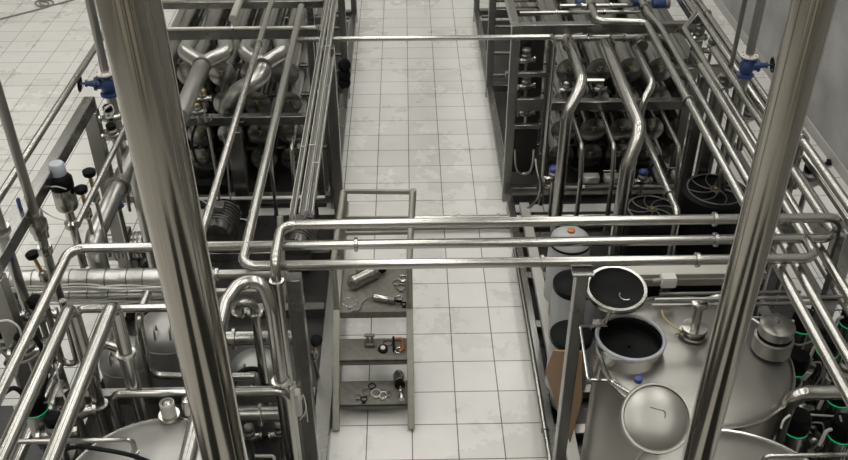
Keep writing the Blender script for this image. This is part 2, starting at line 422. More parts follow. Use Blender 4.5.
# thick insulated and tan pipes right of the column
def level(label, x0, x1, py, z, r, material='steel', clamps=(), ends=None, name='steel_pipe'):
    p = at((x0 + x1) / 2, py, z=z); a = at(x0, py, y=p.y); b = at(x1, py, y=p.y)
    a = V((a.x, p.y, z)); b = V((b.x, p.y, z))
    pts = [a, b]
    if ends: pts = [V((a.x, p.y, ends)), a, b, V((b.x, p.y, ends))]
    return pipe(label, pts, r, material, [(s + (1 if ends else 0), u) for s, u in clamps], bend=r * 2.2, name=name)
level('thick banded pipe level behind the arched pipe', 205, 303, 338, 1.0, .052, 'steel', [(0, .3), (0, .72)])
level('level pipe below the thick banded pipe, right of the column', 200, 305, 391, .75, .034, 'thin', [(0, .5)])
level('thickest level pipe low at the right of the column', 190, 308, 414, .8, .055, 'steel', [(0, .6)])
level('upper slim level pipe right of the column under the bridging pipes', 170, 288, 274, 1.5, .03, 'thin', [(0, .4)])
level('lower slim level pipe right of the column under the bridging pipes', 170, 290, 291, 1.45, .02, 'thin', [(0, .55)])

# foil wrapped cable pipes across the left skid
def wrapped(label, x0, x1, py, z, r):
    p = at((x0 + x1) / 2, py, z=z); a = at(x0, py, y=p.y).x; b = at(x1, py, y=p.y).x
    t = thing('wrapped_pipe', label, 'pipe', (a, p.y, z))
    part('wrap', MB().tube([(a, p.y, z), (b, p.y, z)], r, n=20), 'foil', t)
    k = int((b - a) / .13)
    for i in range(k):
        x = a + (i + .5) * (b - a) / k
        part('tie', MB().lathe([(r * 1.0, -.004), (r * 1.05, -.004), (r * 1.05, .004), (r * 1.0, .004)], (x + random.uniform(-.02, .02), p.y, z), (1, 0, 0), 18), 'dull', t)
    for x in (a + .15, b - .15): part('bracket', MB().beam((x, p.y, 0), (x, p.y, z - r), .06, .05), 'frame', t)
    cb = MB()
    for i in range(4):
        cb.smooth_tube([(a + (b - a) * u, p.y - r * 1.02 - .004 * i + random.uniform(-.012, .012), z + random.uniform(-.05, .02)) for u in (0, .2, .4, .6, .8, 1)], .007, 6)
    part('cable', cb, 'white', t)
wrapped('wide foil wrapped pipe with cable ties across the left skid', -14, 214, 279, 1.0, .075)
wrapped('narrow foil wrapped pipe with cable ties under the wide one', -14, 210, 295, .82, .042)

# along-skid pipes left
a = at(128, 165, z=1.2); e = at(94, 246, z=1.2)
pipe('thick grey pipe lengthways on the left skid ending in an elbow', [V((a.x, 6.9, 1.2)), V((a.x, max(e.y, 5.47), 1.2)), V((a.x, max(e.y, 5.47), .15))], .07, 'satin', clamps=[(0, .5)], bend=.1)
a = at(141, 182, z=1.5)
pipe('thick bright elbow pipe dropping beside the thick column', [a + V((.28, .32, .06)), a + V((.0, .04, .06)), a + V((0, 0, -.1)), V((a.x, a.y, .1))], .075, 'satin', bend=.18)
a = at(97, 45, z=2.0); b_ = at(0, 193, z=2.0)
pipe('slim pipe along the outer side of the left skid over bare floor', [V((a.x, 8.2, 2)), V((a.x, 4.2, 2))], .026, clamps=[(0, .2)])
pipe('slender pipe sloping beside the pneumatic valve', [V((at(118, 142, z=1.75).x, 6.5, 1.75)), V((at(118, 142, z=1.75).x, 4.9, 1.75))], .022)

# left outer support frame
t = thing('support_frame', 'satin steel frame on the outer side of the left skid under the blue valve', 'frame', (-2.5, 6.5, 0))
part('post', MB().beam((-2.5, 6.5, 0), (-2.5, 6.5, 1.72), .11, .09), 'frame', t)
part('post', MB().beam((-2.5, 4.4, 0), (-2.5, 4.4, 1.72), .11, .09), 'frame', t)
part('long_beam', MB().beam((-2.5, 6.55, 1.77), (-2.5, 4.3, 1.77), .085, .10), 'frame', t)
part('cross_beam', MB().beam((-2.44, 6.5, 1.5), (-2.05, 6.5, 1.5), .07, .07), 'frame', t)
part('long_beam', MB().beam((-2.5, 6.5, .1), (-2.5, 4.3, .1), .09, .1), 'frame', t)
part('cross_beam', MB().beam((-2.5, 6.5, .9), (-2.05, 6.5, .9), .07, .07), 'frame', t)

# front frames on both sides of the aisle
t = thing('skid_frame', 'satin steel skid frame along the left edge of the aisle', 'frame', (-.66, 4.1, 0))
part('post', MB().beam((-.66, 4.1, 0), (-.66, 4.1, 1.93), .085, .085), 'frame', t)
part('base_rail', MB().beam((-.66, 2.5, .07), (-.66, 7.55, .07), .12, .13), 'frame', t)
part('post', MB().beam((-.66, 7.2, .13), (-.66, 7.2, 1.93), .09, .09), 'frame', t)
part('cross_beam', MB().beam((-.70, 4.1, 1.0), (-2.2, 4.1, 1.0), .07, .08), 'frame', t)
for y in (2.6, 3.3, 5.0, 6.0, 6.8): part('cross_rail', MB().beam((-.73, y, .06), (-2.42, y, .06), .09, .1), 'frame', t)
part('base_rail', MB().beam((-2.42, 1.6, .07), (-2.42, 7.55, .07), .1, .13), 'frame', t)
t = thing('skid_frame', 'satin steel skid frame along the right edge of the aisle', 'frame', (.97, 4.1, 0))
part('post', MB().beam((.965, 4.08, .13), (.965, 4.08, 1.95), .07, .085), 'frame', t)
part('post_cap', MB().box((.965, 4.08, 1.965), (.12, .12, .012)), 'frame', t)
part('base_rail', MB().beam((.99, 2.5, .07), (.99, 7.55, .07), .07, .13), 'frame', t)
part('inner_rail', MB().beam((1.12, 2.5, .1), (1.12, 7.5, .1), .09, .06), 'pale', t)
for y in (2.6, 3.6, 4.6, 5.0, 5.75, 6.4, 7.0): part('cross_rail', MB().beam((1.02, y, .06), (2.9, y, .06), .09, .07), 'frame', t)
part('base_rail', MB().beam((2.95, 1.6, .07), (2.95, 7.55, .07), .1, .13), 'frame', t)
solo('shade_sheet', MB().box((2.18, 2.0, .005), (2.35, 11, .01)), 'shade_dark', 'dark sheet painted for the shade under the right skid', 'pan')  # shade as a dark sheet, run behind the camera for column reflections
solo('shade_sheet', MB().box((-1.58, 9.95, .01), (1.5, 4.6, .02)), 'shade_dark', 'dark sheet painted for the shade under the left rack of tubes', 'pan')  # dark sheet over the tiles in place of the shade below the rack
solo('shade_sheet', MB().box((1.80, 9.95, .01), (1.52, 4.6, .02)), 'shade_dark', 'dark sheet painted for the shade under the right rack of tubes', 'pan')  # same dark stand-in for shade, right rack
solo('shade_sheet', MB().box((-2.9, 3.0, .004), (.9, 4.0, .008)), 'shade_dark', 'dark sheet added to dim the floor in the left corner outside the skid', 'pan')  # added dark sheet that dims the bright tiles among the corner clutter
solo('shade_sheet', MB().box((-1.55, 2.0, .006), (1.7, 11, .012)), 'shade_dark', 'dark sheet painted for the shade under the left skid', 'pan')  # left skid shade as a dark sheet, also mirrored in the column
pipe('slim rail pipe low along the right edge of the aisle', [(.945, 2.5, .17), (.945, 6.7, .17), (.945, 6.7, .03)], .022, clamps=[(0, .48)], name='rail_pipe')
pipe('low pipe lying across the aisle floor behind the ladder', [(-.6, 7.3, .09), (2.3, 7.3, .09)], .028, clamps=[(0, .37), (0, .5)])
pipe('dark thin pipe painted as the shade in front of the low pipe', [(-.6, 7.2, .05), (1.9, 7.2, .05)], .022, 'dull')  # dark tube stands in for the shade along the low pipe

# cable trays beside the aisle, left
def tray(label, x, y0, y1, z, w):
    t = thing('cable_tray', label, 'tray', (x, y0, z))
    part('channel', MB().box((x, (y0 + y1) / 2, z), (w, y1 - y0, .006)).box((x - w / 2, (y0 + y1) / 2, z + .02), (.005, y1 - y0, .045)).box((x + w / 2, (y0 + y1) / 2, z + .02), (.005, y1 - y0, .045)), 'tray', t)
    k = max(2, int((y1 - y0) / 1.4))
    for i in range(k):
        y = y0 + (i + .5) * (y1 - y0) / k
        part('strap', MB().box((x, y, z + .045), (w + .01, .012, .006)), 'tray', t)
    cb = MB()
    for i in range(2):
        xx = x + (i - .5) * w * .4
        cb.smooth_tube([(xx + random.uniform(-.004, .004), y0 + (y1 - y0) * u / 8, z + .012 + random.uniform(0, .004)) for u in range(9)], .006, 6)
    part('cable', cb, 'cord', t)
tray('middle pale cable tray along the aisle side of the left skid', at(313, 150, z=1.97).x, 4.62, 12.6, 1.97, .036)
tray('short pale cable tray nearest the aisle on the left skid', at(319, 150, z=1.97).x, 4.66, 6.9, 1.95, .03)
tray('leftmost pale cable tray next to the lengthways pipe', at(304, 150, z=1.97).x, 4.6, 12.6, 1.97, .028)
a = at(296, 282, z=1.6)
pipe('bent pale conduit dropping from the cable trays', [V((-.80, 4.7, 1.93)), V((-.80, 4.5, 1.5)), V((-.83, 4.42, 1.2)), V((-.83, 4.42, .2))], .02, 'tray', bend=.1, name='conduit')

# right rack pipes -------------------------------------------------
ZR = 1.925
xR1, xR2, xR3, xR4, xR5 = [at(px, py, z=ZR).x for px, py in ((688, 100), (702, 100), (728, 100), (730, 60), (739, 60))]
pipe('right rack pipe stepping across the top beam then running far forward', [(at(588, 0, z=ZR).x, 9.4, ZR), (at(597, 19, z=ZR).x, at(597, 21, z=ZR).y, ZR), (xR1, at(650, 22, z=ZR).y, ZR), (xR1, 2.7, ZR)], .03, clamps=[(0, .8), (2, .3), (2, .7)], bend=.07)
pipe('right rack pipe with a small side step, next right of the stepped one', [(at(641, 0, z=ZR).x, 9.4, ZR), (at(649, 14, z=ZR).x, at(649, 14, z=ZR).y, ZR), (xR2, at(659, 24, z=ZR).y, ZR), (xR2, 2.7, ZR)], .028, clamps=[(0, .9), (2, .6)], bend=.06)
pipe('right rack pipe with a sharp zigzag by the beam end', [(at(686, 0, z=ZR).x, 9.4, ZR), (at(696, 14, z=ZR).x, at(696, 14, z=ZR).y, ZR), (xR3, at(682, 29, z=ZR).y, ZR), (xR3, 2.9, ZR)], .028, clamps=[(2, .26)], bend=.05)
pipe('straight pipe over the right rack, second nearest the grey wall', [(xR4, 11.6, ZR), (xR4, 5.75, ZR), (xR4, 5.75, .3)], .028, clamps=[(0, .6)])
pipe('straight pipe over the right rack, nearest the grey wall', [(xR5, 11.6, ZR), (xR5, 3.2, ZR)], .028, clamps=[(0, .45)])
# descending bends at the front of the right bank
def drop(label, top, knee, low, z, r, **k):
    a = at(*top, z=z); b = at(*knee, z=z); a.x = b.x
    c = at(*low, y=b.y - .12)
    return pipe(label, [a + V((0, .15, 0)), b, c, V((c.x, c.y, .1))], r, bend=.14, **k)
drop('bent pipe dropping at the front of the right bank, nearest the aisle', (568, 45), (583, 83), (567, 113), 1.72, .048)
drop('longest bent pipe dropping at the front of the right bank', (601, 50), (641, 129), (627, 166), 1.75, .052)
drop('slim bent pipe dropping beside the rear post of the right bank', (640, 55), (653, 84), (642, 103), 1.72, .032)
a = at(645, 134, z=1.3); b_ = at(678, 213, z=1.3)
pipe('bright slim pipe running forward from the long bend to the fan motors', [V((b_.x, a.y + .5, 1.3)), V((b_.x, b_.y, 1.3)), V((b_.x, b_.y, .3))], .027, clamps=[(0, .85)])
for i, (tx, ty, kx, ky, w) in enumerate(((604, 122, 614, 146, 'left of the longest bend'), (670, 122, 679, 148, 'right of the bright slim pipe'), (573, 120, 582, 146, 'behind the bend nearest the aisle'))):
    a = at(tx, ty, z=1.0); b_ = at(kx, ky, z=1.0)
    pipe('thin crooked pipe below the tube ends, ' + w, [V((b_.x, 7.7, 1.0)), V((b_.x, b_.y, 1.0)), V((b_.x, b_.y - .1, .72)), V((b_.x, b_.y - .1, .15))], .022, bend=.06)
# header with valves across the right bank front
hy = at(605, 38, z=1.72).y
pipe('level header pipe with clamps across the front of the right bank', [(1.32, hy, 1.72), (2.35, hy, 1.72)], .03, 'thin', clamps=[(0, .1), (0, .3), (0, .62), (0, .9)])
def clampvalve(label, p, s=1.):
    p = V(p); t = thing('butterfly_valve', label, 'valve', p)
    part('body', MB().lathe([(.03 * s, -.05 * s), (.055 * s, -.05 * s), (.055 * s, -.02 * s), (.04 * s, -.02 * s), (.04 * s, .02 * s), (.055 * s, .02 * s), (.055 * s, .05 * s), (.03 * s, .05 * s)], p, (0, 1, 0), 18), 'steel', t)
    part('handle', MB().tube([p + V((0, 0, .03 * s)), p + V((.02, 0, .09 * s)), p + V((.12 * s, -.02, .10 * s))], .009 * s, .02, 8), 'steel', t)
    part('bolt', MB().cyl(p + V((.05 * s, 0, -.03 * s)), p + V((.05 * s, 0, .04 * s)), .007, n=8), 'brass', t)
for px, w in ((568, 'leftmost on the header pipe'), (608, 'middle of the header pipe'), (641, 'rightmost on the header pipe')):
    p = at(px, 44, y=hy - .07); clampvalve('steel butterfly valve with clamp, ' + w, p)
solo('pipe_stub', MB().cyl(at(582, 81, y=6.95), X(at(604, 81, y=6.95), at(604, 81, y=6.95).x), .022), 'steel', 'short level pipe stub at the first bend of the right bank', 'pipe')

# ================================================================== VALVES
def globe_valve(label, p, side, k_=1.):
    """blue cast globe valve on a vertical pipe, hand wheel to the side"""
    p = V(p); t = thing('globe_valve', label, 'valve', p)
    part('body', MB().lathe([(.045, -.13), (.105, -.13), (.105, -.105), (.06, -.095), (.085, -.05), (.095, 0), (.085, .05), (.06, .095), (.105, .105), (.105, .13), (.045, .13)], p, (0, 0, 1), 28), 'blue', t)
    d = V((side, -.12, .1)).normalized()
    part('bonnet', MB().lathe([(.06, .05), (.062, .12), (.078, .12), (.078, .145), (.04, .15), (.028, .22), (.04, .22), (.04, .24), (.014, .245), (.012, .30)], p, d, 20), 'blue', t)
    wh = MB().torus(p + d * .30, d, .088, .011, 24, 8)
    x, y = MB.frame(d)
    for k in range(5):
        a = 2 * PI * k / 5; wh.cyl(p + d * .30, p + d * .30 + (x * math.cos(a) + y * math.sin(a)) * .085, .006, n=6)
    part('hand_wheel', wh, 'black', t)
    part('gasket', MB().lathe([(.05, .131), (.108, .131), (.108, .15), (.05, .15)], p, (0, 0, 1), 28), 'white', t, 'dusty white flange')
    for k in range(6):
        a = 2 * PI * k / 6 + .3; part('bolt', MB().cyl(p + V((.088 * math.cos(a), .088 * math.sin(a), .09)), p + V((.088 * math.cos(a), .088 * math.sin(a), .165)), .009, n=6), 'brass', t)
    for ch in list(t.children):
        for v_ in ch.data.vertices: v_.co *= k_
    return p
pv = globe_valve('blue globe valve with black hand wheel near the grey wall', at(747, 66, x=(xR3 + xR4) / 2), 1, .6)
pipe('vertical pipe rising from the right blue valve', [pv + V((0, 0, .10)), V((pv.x, pv.y, CEIL))], .032, 'thin')
pipe('vertical pipe below the right blue valve', [pv + V((0, 0, -.09)), V((pv.x, pv.y, .1))], .034, 'thin', clamps=[(0, .3)])
a = at(745, 0, y=6.6)
pipe('thin vertical pipe left of the right blue valve', [V((a.x, 6.6, .05)), V((a.x, 6.6, CEIL))], .018, 'dull')
pv = globe_valve('blue globe valve with black hand wheel by the thick column', at(108, 84, y=6.75), -1, .72)
pipe('vertical pipe rising from the left blue valve', [pv + V((0, 0, .11)), V((pv.x, pv.y, CEIL))], .034, 'thin')
pipe('vertical pipe below the left blue valve', [pv + V((0, 0, -.09)), V((pv.x, pv.y, 1.1)), V((pv.x + .15, pv.y - .3, .8)), V((pv.x + .15, pv.y - .3, .1))], .04, 'thin', clamps=[(0, .3)])

a = at(38, 225, y=5.0)
t = thing('ball_valve_pipe', 'vertical pipe with ball valve and blue lever at far left', 'pipe', (a.x, 5.0, .9))
part('pipe_run', MB().cyl((a.x, 5.0, 1.04), (a.x, 5.0, 4.6), .031, n=18), 'thin', t)
part('valve_body', MB().lathe([(.03, -.1), (.05, -.1), (.05, -.06), (.06, -.04), (.062, .03), (.05, .05), (.05, .09), (.03, .09)], a, (0, 0, 1), 20), 'steel', t)
part('union', MB().lathe([(.03, -.03), (.047, -.03), (.052, 0), (.047, .03), (.03, .03)], a + V((0, 0, -.2)), (0, 0, 1), 8), 'steel', t)
lv = part('lever', MB().box(a + V((-.075, -.01, .1)), (.02, .035, .24), None, .008), 'blueh', t, 'blue vinyl lever')
part('pivot', MB().cyl(a + V((-.09, 0, 0)), a + V((0, 0, 0)), .012, n=10), 'steel', lv)
a = at(15, 270, y=4.75)
t = thing('ball_valve_pipe', 'shorter vertical pipe with blue lever cut by the left edge', 'pipe', (a.x, 4.75, .9))
part('pipe_run', MB().cyl((a.x, 4.75, .6), (a.x, 4.75, 4.1), .033, n=18), 'thin', t)
v0 = at(3, 238, y=4.75); v0.x = a.x
part('valve_body', MB().lathe([(.03, -.09), (.052, -.09), (.06, -.03), (.06, .03), (.052, .09), (.03, .09)], v0, (0, 0, 1), 20), 'steel', t)
part('lever', MB().box(v0 + V((.03, -.06, -.05)), (.03, .02, .2), None, .008), 'blueh', t, 'blue vinyl lever')

def actuator(label, p, foot):
    p = V(p); t = thing('actuated_valve', label, 'valve', V((p.x, p.y, foot)))
    part('housing', MB().lathe([(.03, -.02), (.07, 0), (.078, .02), (.078, .17), (.07, .18)], p, (0, 0, 1), 28), 'steel', t)
    part('head', MB().lathe([(.079, .175), (.082, .185), (.082, .25), (.06, .28), (.05, .285)], p, (0, 0, 1), 28), 'black', t)
    part('cap', MB().lathe([(.052, .285), (.055, .29), (.055, .36), (.045, .375), (.02, .378)], p, (0, 0, 1), 24), 'valvecap', t)
    part('stem', MB().lathe([(.03, foot - p.z), (.03, -.16), (.055, -.16), (.055, -.12), (.035, -.10), (.03, -.02)], p, (0, 0, 1), 18), 'steel', t)
    part('air_line', MB().smooth_tube([p + V((.05, -.06, .2)), p + V((-.0, -.12, .26)), p + V((-.10, -.08, .2)), p + V((-.2, 0, .02)), p + V((-.16, .05, -.1)), p + V((-.06, .02, -.12))], .005, 6), 'white', t)
    return t
actuator('pneumatic valve with steel body and grey cap over the bare floor', at(68, 208, y=5.5), .95)
def knobvalve(label, p, d, foot=None, k_=1., sm='brass'):
    p = V(p); d = V(d).normalized(); t = thing('needle_valve', label, 'valve', p)
    part('knob', MB().lathe([(.02, .0), (.042 * k_, .008), (.046 * k_, .02), (.046 * k_, .045 * k_), (.03 * k_, .055 * k_), (.01, .056 * k_)], p, d, 12), 'black', t)
    part('stem', MB().cyl(p - d * .14, p, .014, n=10), sm, t)
    part('body', MB().lathe([(.02, -.22), (.034, -.2), (.034, -.14), (.018, -.12)], p, d, 12), 'steel', t)
    if foot is not None: part('riser', MB().cyl(V((p.x, p.y, foot)), p - d * .2, .014, n=10), 'steel', t)
knobvalve('black knob valve right of the pneumatic valve, upper one', at(90, 176, y=5.55), (0, 0, 1), 1.0)
knobvalve('black knob valve right of the pneumatic valve, lower one', at(82, 193, y=5.5), (0, 0, 1), 1.0)
for i, py in enumerate((66, 75, 83)):
    p = at(342, py, y=8.1)
    knobvalve('%s of three black knobs on the aisle side of the left rack' % ('topmost', 'middle', 'lowest')[i], p, (.6, -.6, .5), None, 1.35, 'dull')
knobvalve('small black knob valve on the wrapped pipe at left', at(34, 258, y=5.2), (-.2, 0, 1), 1.06)

# ================================================================== RIGHT SIDE VESSELS
def tank(label, cx, cy, r, z, dome=.045, m_='sheet'):
    t = thing('process_tank', label, 'tank', (cx, cy, 0.1))
    prof = [(r * .9, .2), (r, .26), (r, z - .05), (r - .012, z - .015), (r - .04, z + .004)]
    for k in range(1, 8):
        u = k / 7; prof.append(((r - .04) * (1 - u), z + .004 + dome * math.sin(u * PI / 2)))
    part('shell', MB().lathe(prof, (cx, cy, 0), n=64), m_, t)
    part('rim_weld', MB().torus((cx, cy, z - .02), (0, 0, 1), r - .004, .012, 64, 8), 'steel', t)
    for k in range(4):
        a = PI / 4 + k * PI / 2
        part('foot', MB().cyl((cx + r * .8 * math.cos(a), cy + r * .8 * math.sin(a), 0.1), (cx + r * .8 * math.cos(a), cy + r * .8 * math.sin(a), .26), .035, n=12), 'frame', t)
    return t
TB = tank('large round stainless tank with an open hatch', 1.665, 3.97, .565, 1.40)
hc = at(630.5, 338, z=1.52); hr = .196
neck = part('hatch_neck', MB().lathe([(hr - .012, -.26), (hr - .012, 0), (hr, .008), (hr + .008, 0), (hr + .004, -.03), (hr - .002, -.04), (hr - .002, -.26)], hc, (0, 0, 1), 48, True), 'steel', TB)
part('hatch_shade_disc', MB().lathe([(hr - .014, -.26), (hr - .014, -.02), (hr - .018, -.02), (hr - .02, -.07), (.01, -.07), (.01, -.2)], hc, (0, 0, 1), 40), 'inner', TB, 'black disc painted for the shade in the hatch opening')  # black sleeve and disc stand in for the shade inside the tank
part('gasket', MB().torus(hc + V((0, 0, .006)), (0, 0, 1), hr - .002, .012, 48, 8), 'gauge', TB, 'pale grey gasket on the hatch rim')
def lid(label, c, nrm, r, inner):
    c = V(c); n_ = V(nrm).normalized(); t = thing('hatch_lid', label, 'lid', c)
    if inner:
        part('rim', MB().lathe([(r - .018, 0), (r, .0), (r + .004, -.01), (r + .004, -.03), (r - .018, -.03)], c, n_, 48, True), 'steel', t)
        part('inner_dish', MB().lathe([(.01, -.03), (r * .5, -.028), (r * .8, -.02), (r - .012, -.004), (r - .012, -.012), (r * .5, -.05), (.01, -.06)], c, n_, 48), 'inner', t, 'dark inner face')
        x, y = MB.frame(n_)
        part('handle', MB().torus(c + x * r * .3 + y * r * .25 - n_ * .012, n_, .035, .003, 16, 6, -2.2, .6), 'steel', t)
    else:
        part('dish', MB().lathe([(.005, .022), (r * .4, .02), (r * .75, .012), (r - .02, .002), (r - .014, .012), (r - .004, .012), (r, .0), (r, -.02), (r - .01, -.02), (.005, -.004)], c, n_, 48), 'sheet', t)
        x, y = MB.frame(n_)
        part('handle', MB().tube([c + x * .04 - y * .0 + n_ * .02, c + x * .045 + y * .035 + n_ * .024, c - x * .02 + y * .05 + n_ * .024, c - x * .03 + y * .05 + n_ * .02], .004, .03, 8), 'sheet', t)
    return t
c1 = at(616.5, 287.5, z=1.74)
L1 = lid('open dark hatch lid propped behind the tank opening', c1, (-.02, -.16, 1), .178, True)
part('hinge_arm', MB().tube([c1 + V((-.06, -.16, -.03)), c1 + V((-.09, -.2, -.1)), hc + V((-.12, .17, -.03))], .012, .03, 8), 'steel', L1)
TF = tank('large round stainless tank cut by the bottom edge', 1.58, 2.79, .575, 1.45)
c2 = at(656, 418, z=1.72)
L2 = lid('round stainless lid tilted towards the viewer above the front tank', c2, (-.05, -.62, .8), .178, False)
part('hinge_arm', MB().tube([c2 + V((-.10, .1, .06)), c2 + V((-.2, .2, .06)), hc + V((-.19, -.03, -.06)), hc + V((-.17, .03, -.1))], .012, .08, 8), 'steel', L2)
part('clamp_knob', MB().lathe([(.01, 0), (.022, .005), (.022, .03), (.012, .035)], at(638, 382, z=1.68), (0, 0, 1), 10), 'blueh', L2, 'small blue clamp knob')
part('prop', MB().tube([c2 + V((.02, .02, -.03)), V((c2.x + .02, c2.y + .1, 1.5))], .012, .02, 8), 'steel', L2)
# agitator can
c = at(772, 345, z=1.47); c.z = 1.44
t = thing('vent_can', 'round lidded steel can on the right of the big tank', 'vent', c)
part('body', MB().lathe([(.105, 0), (.112, .0), (.112, .10), (.10, .105)], c, (0, 0, 1), 36), 'sheet', t)
part('collar', MB().lathe([(.085, .105), (.1, .105), (.1, .125), (.085, .125)], c, (0, 0, 1), 36), 'black', t)
part('cap', MB().lathe([(.098, .125), (.1, .13), (.1, .185), (.092, .192), (.01, .197)], c, (0, 0, 1), 36), 'sheet', t)
part('handle', MB().tube([c + V((.0, 0, .195)), c + V((0, 0, .24)), c + V((-.17, .01, .24))], .006, .02, 8), 'steel', t)
# flange fitting on the tank
c = at(694, 330, z=1.49)
t = thing('flanged_nozzle', 'flanged steel nozzle with short riser on the big tank top', 'nozzle', c)
part('flange', MB().lathe([(.04, -.03), (.085, -.03), (.085, -.012), (.06, -.01), (.06, .008), (.075, .01), (.075, .028), (.04, .03)], c, (0, 0, 1), 30), 'steel', t)
part('riser', MB().cyl(c + V((0, 0, .02)), c + V((0, 0, .2)), .028, n=18), 'steel', t)
part('clamp', ferrule(c + V((0, 0, .2)), (0, 0, 1), .032), 'steel', t)
e = c + V((0, 0, .22))
part('elbow', MB().tube([c + V((0, 0, .19)), e, e + V((.1, .02, .02)), e + V((.3, .02, .02))], .016, .04, 10), 'steel', t)
# pipes over the big tank
level('thin level pipe over the far edge of the big tank', 655, 850, 298, 1.75, .011, 'thin')
level('thin level pipe just below the first over the big tank', 652, 846, 304, 1.6, .012, 'thin')
level('second thin rusty pipe along the back of the big tank', 660, 800, 293, 1.45, .012, 'dull')
p = at(690, 270, z=1.55)
t = thing('channel_beam', 'pale steel channel lying behind the big tank', 'beam', p)
part('web', MB().box((p.x, p.y, 1.55), (.95, .09, .012)).box((p.x, p.y + .045, 1.53), (.95, .008, .05)).box((p.x, p.y - .045, 1.53), (.95, .008, .05)), 'tray', t)
for s in (-.4, .4): part('leg', MB().beam((p.x + s, p.y, .06), (p.x + s, p.y, 1.5), .05, .05), 'frame', t)
p = at(695, 280, z=1.5)
solo('flat_bar', MB().box((p.x, p.y, 1.5), (.85, .05, .05)), 'dirty', 'tan flat bar in front of the pale channel', 'bar')
p = at(668, 281, z=1.57)
t = thing('junction_box', 'small white junction box beside the open dark lid', 'box', p)
part('body', MB().box(p, (.095, .07, .07), None, .008), 'white', t); part('lid', MB().box(p + V((0, 0, .037)), (.09, .065, .01), None, .004), 'white', t)
part('gland', MB().lathe([(.02, 0), (.02, .03), (.012, .05)], p + V((-.047, 0, 0)), (-1, 0, 0), 12), 'dirty', t)
p = at(596, 350, z=1.25)
pts = [at(606, 326, y=3.98), at(580, 326, y=3.9), at(588, 380, y=3.62), at(614, 381, y=3.62)]
solo('handle_loop', MB().tube(pts, .009, .02, 8), 'steel', 'bent tube grab handle on the left side of the big tank', 'handle')
cb = at(690, 318, z=1.5)
solo('cable', MB().smooth_tube([at(662, 310, z=1.5), at(664, 317, z=1.5), at(672, 325, z=1.48), at(681, 331, z=1.48), at(676, 334, z=1.48)], .005), 'brass', 'thin tan cable curling over the big tank top', 'cable')

# fan cooled motors
def fan_motor(label, c, r, h):
    c = V(c); t = thing('fan_motor', label, 'motor', V((c.x, c.y, 0.06)))
    z0 = .06 - c.z
    part('housing', MB().lathe([(r * .8, z0 + h * .0), (r * .8, -h), (r * .98, -h), (r, -h + .02), (r, -.05), (r * .97, -.02), (r * .86, 0), (r * .82, 0), (r * .82, -.02), (.01, -.05)], c, (0, 0, 1), 48), 'black', t)
    g = MB().torus(c, (0, 0, 1), r * .82, .006, 40, 6).torus(c, (0, 0, 1), r * .16, .005, 20, 6)
    for k in range(8):
        a0 = 2 * PI * k / 8
        g.smooth_tube([c + V((r * .82 * u * math.cos(a0 + .9 * (1 - u)), r * .82 * u * math.sin(a0 + .9 * (1 - u)), .002)) for u in (.12, .35, .6, .8, 1)], .0045, 6, 4)
    part('fan_guard', g, 'dull', t)
    part('hub', MB().lathe([(.001, -.01), (.018, -.01), (.018, .012), (.001, .014)], c, (0, 0, 1), 12), 'yellow', t)
    fb = MB()
    for k in range(7):
        a = 2 * PI * k / 7; d = V((math.cos(a), math.sin(a), 0))
        fb.box(c + d * r * .45 + V((0, 0, -.045)), (r * .6, .006, .03), Matrix.Rotation(a, 3, 'Z'))
    part('fan', fb, 'rubber', t)
fan_motor('large black motor with swirled fan guard beside the right column', at(716, 189, z=1.10), .275, .55)
fan_motor('smaller black motor with fan guard under the bridging pipe', at(652, 209, z=.98), .235, .5)

def grey_motor(label, c, r, h, ring):
    c = V(c); t = thing('pump_motor', label, 'motor', V((c.x, c.y, .07)))
    part('body', MB().lathe([(r * .7, .07 - c.z), (r * .7, -h - .05), (r, -h), (r, -.03), (r * .98, -.01)], c, (0, 0, 1), 40), 'grey', t)
    part('fan_cover', MB().lathe([(r * 1.0, -.015), (r * 1.01, -.01), (r * 1.01, .03), (r * .9, .045), (r * .1, .05)] if not ring else [(r * .9, -.02), (r * 1.01, -.015), (r * 1.01, .0), (r * .9, .005)], c, (0, 0, 1), 40), 'black', t)
    if ring:
        part('dome', MB().lathe([(r * .97, .0), (r * .9, .04), (r * .65, .075), (r * .3, .09), (.005, .094)], c, (0, 0, 1), 40), 'grey', t)
        part('plug', MB().lathe([(.005, .09), (.03, .09), (.03, .11), (.005, .115)], c, (0, 0, 1), 14), 'orange', t)
    else:
        part('nameplate', MB().box(c + V((0, -r - .002, -h * .5)), (.08, .004, .05)), 'white', t)
grey_motor('grey pump motor with domed top and orange plug beside the aisle', at(570, 241, z=.88), .165, .55, True)
grey_motor('grey pump motor with black cover, middle one beside the aisle', at(575, 286, z=.80), .165, .5, False)
grey_motor('grey pump motor with black cover behind the cardboard', at(571, 337, z=.72), .15, .45, False)

# cardboard
y0 = 4.35
poly = [at(545, 372, y=4.45), at(553, 351, y=4.45), at(582, 352, y=4.3), at(582, 400, y=4.3), at(570, 443, y=4.3)]
solo('cardboard_sheet', MB().prism(poly, (.006, .012, .002)), 'card', 'brown cardboard sheet leaning behind the right skid post', 'cardboard')

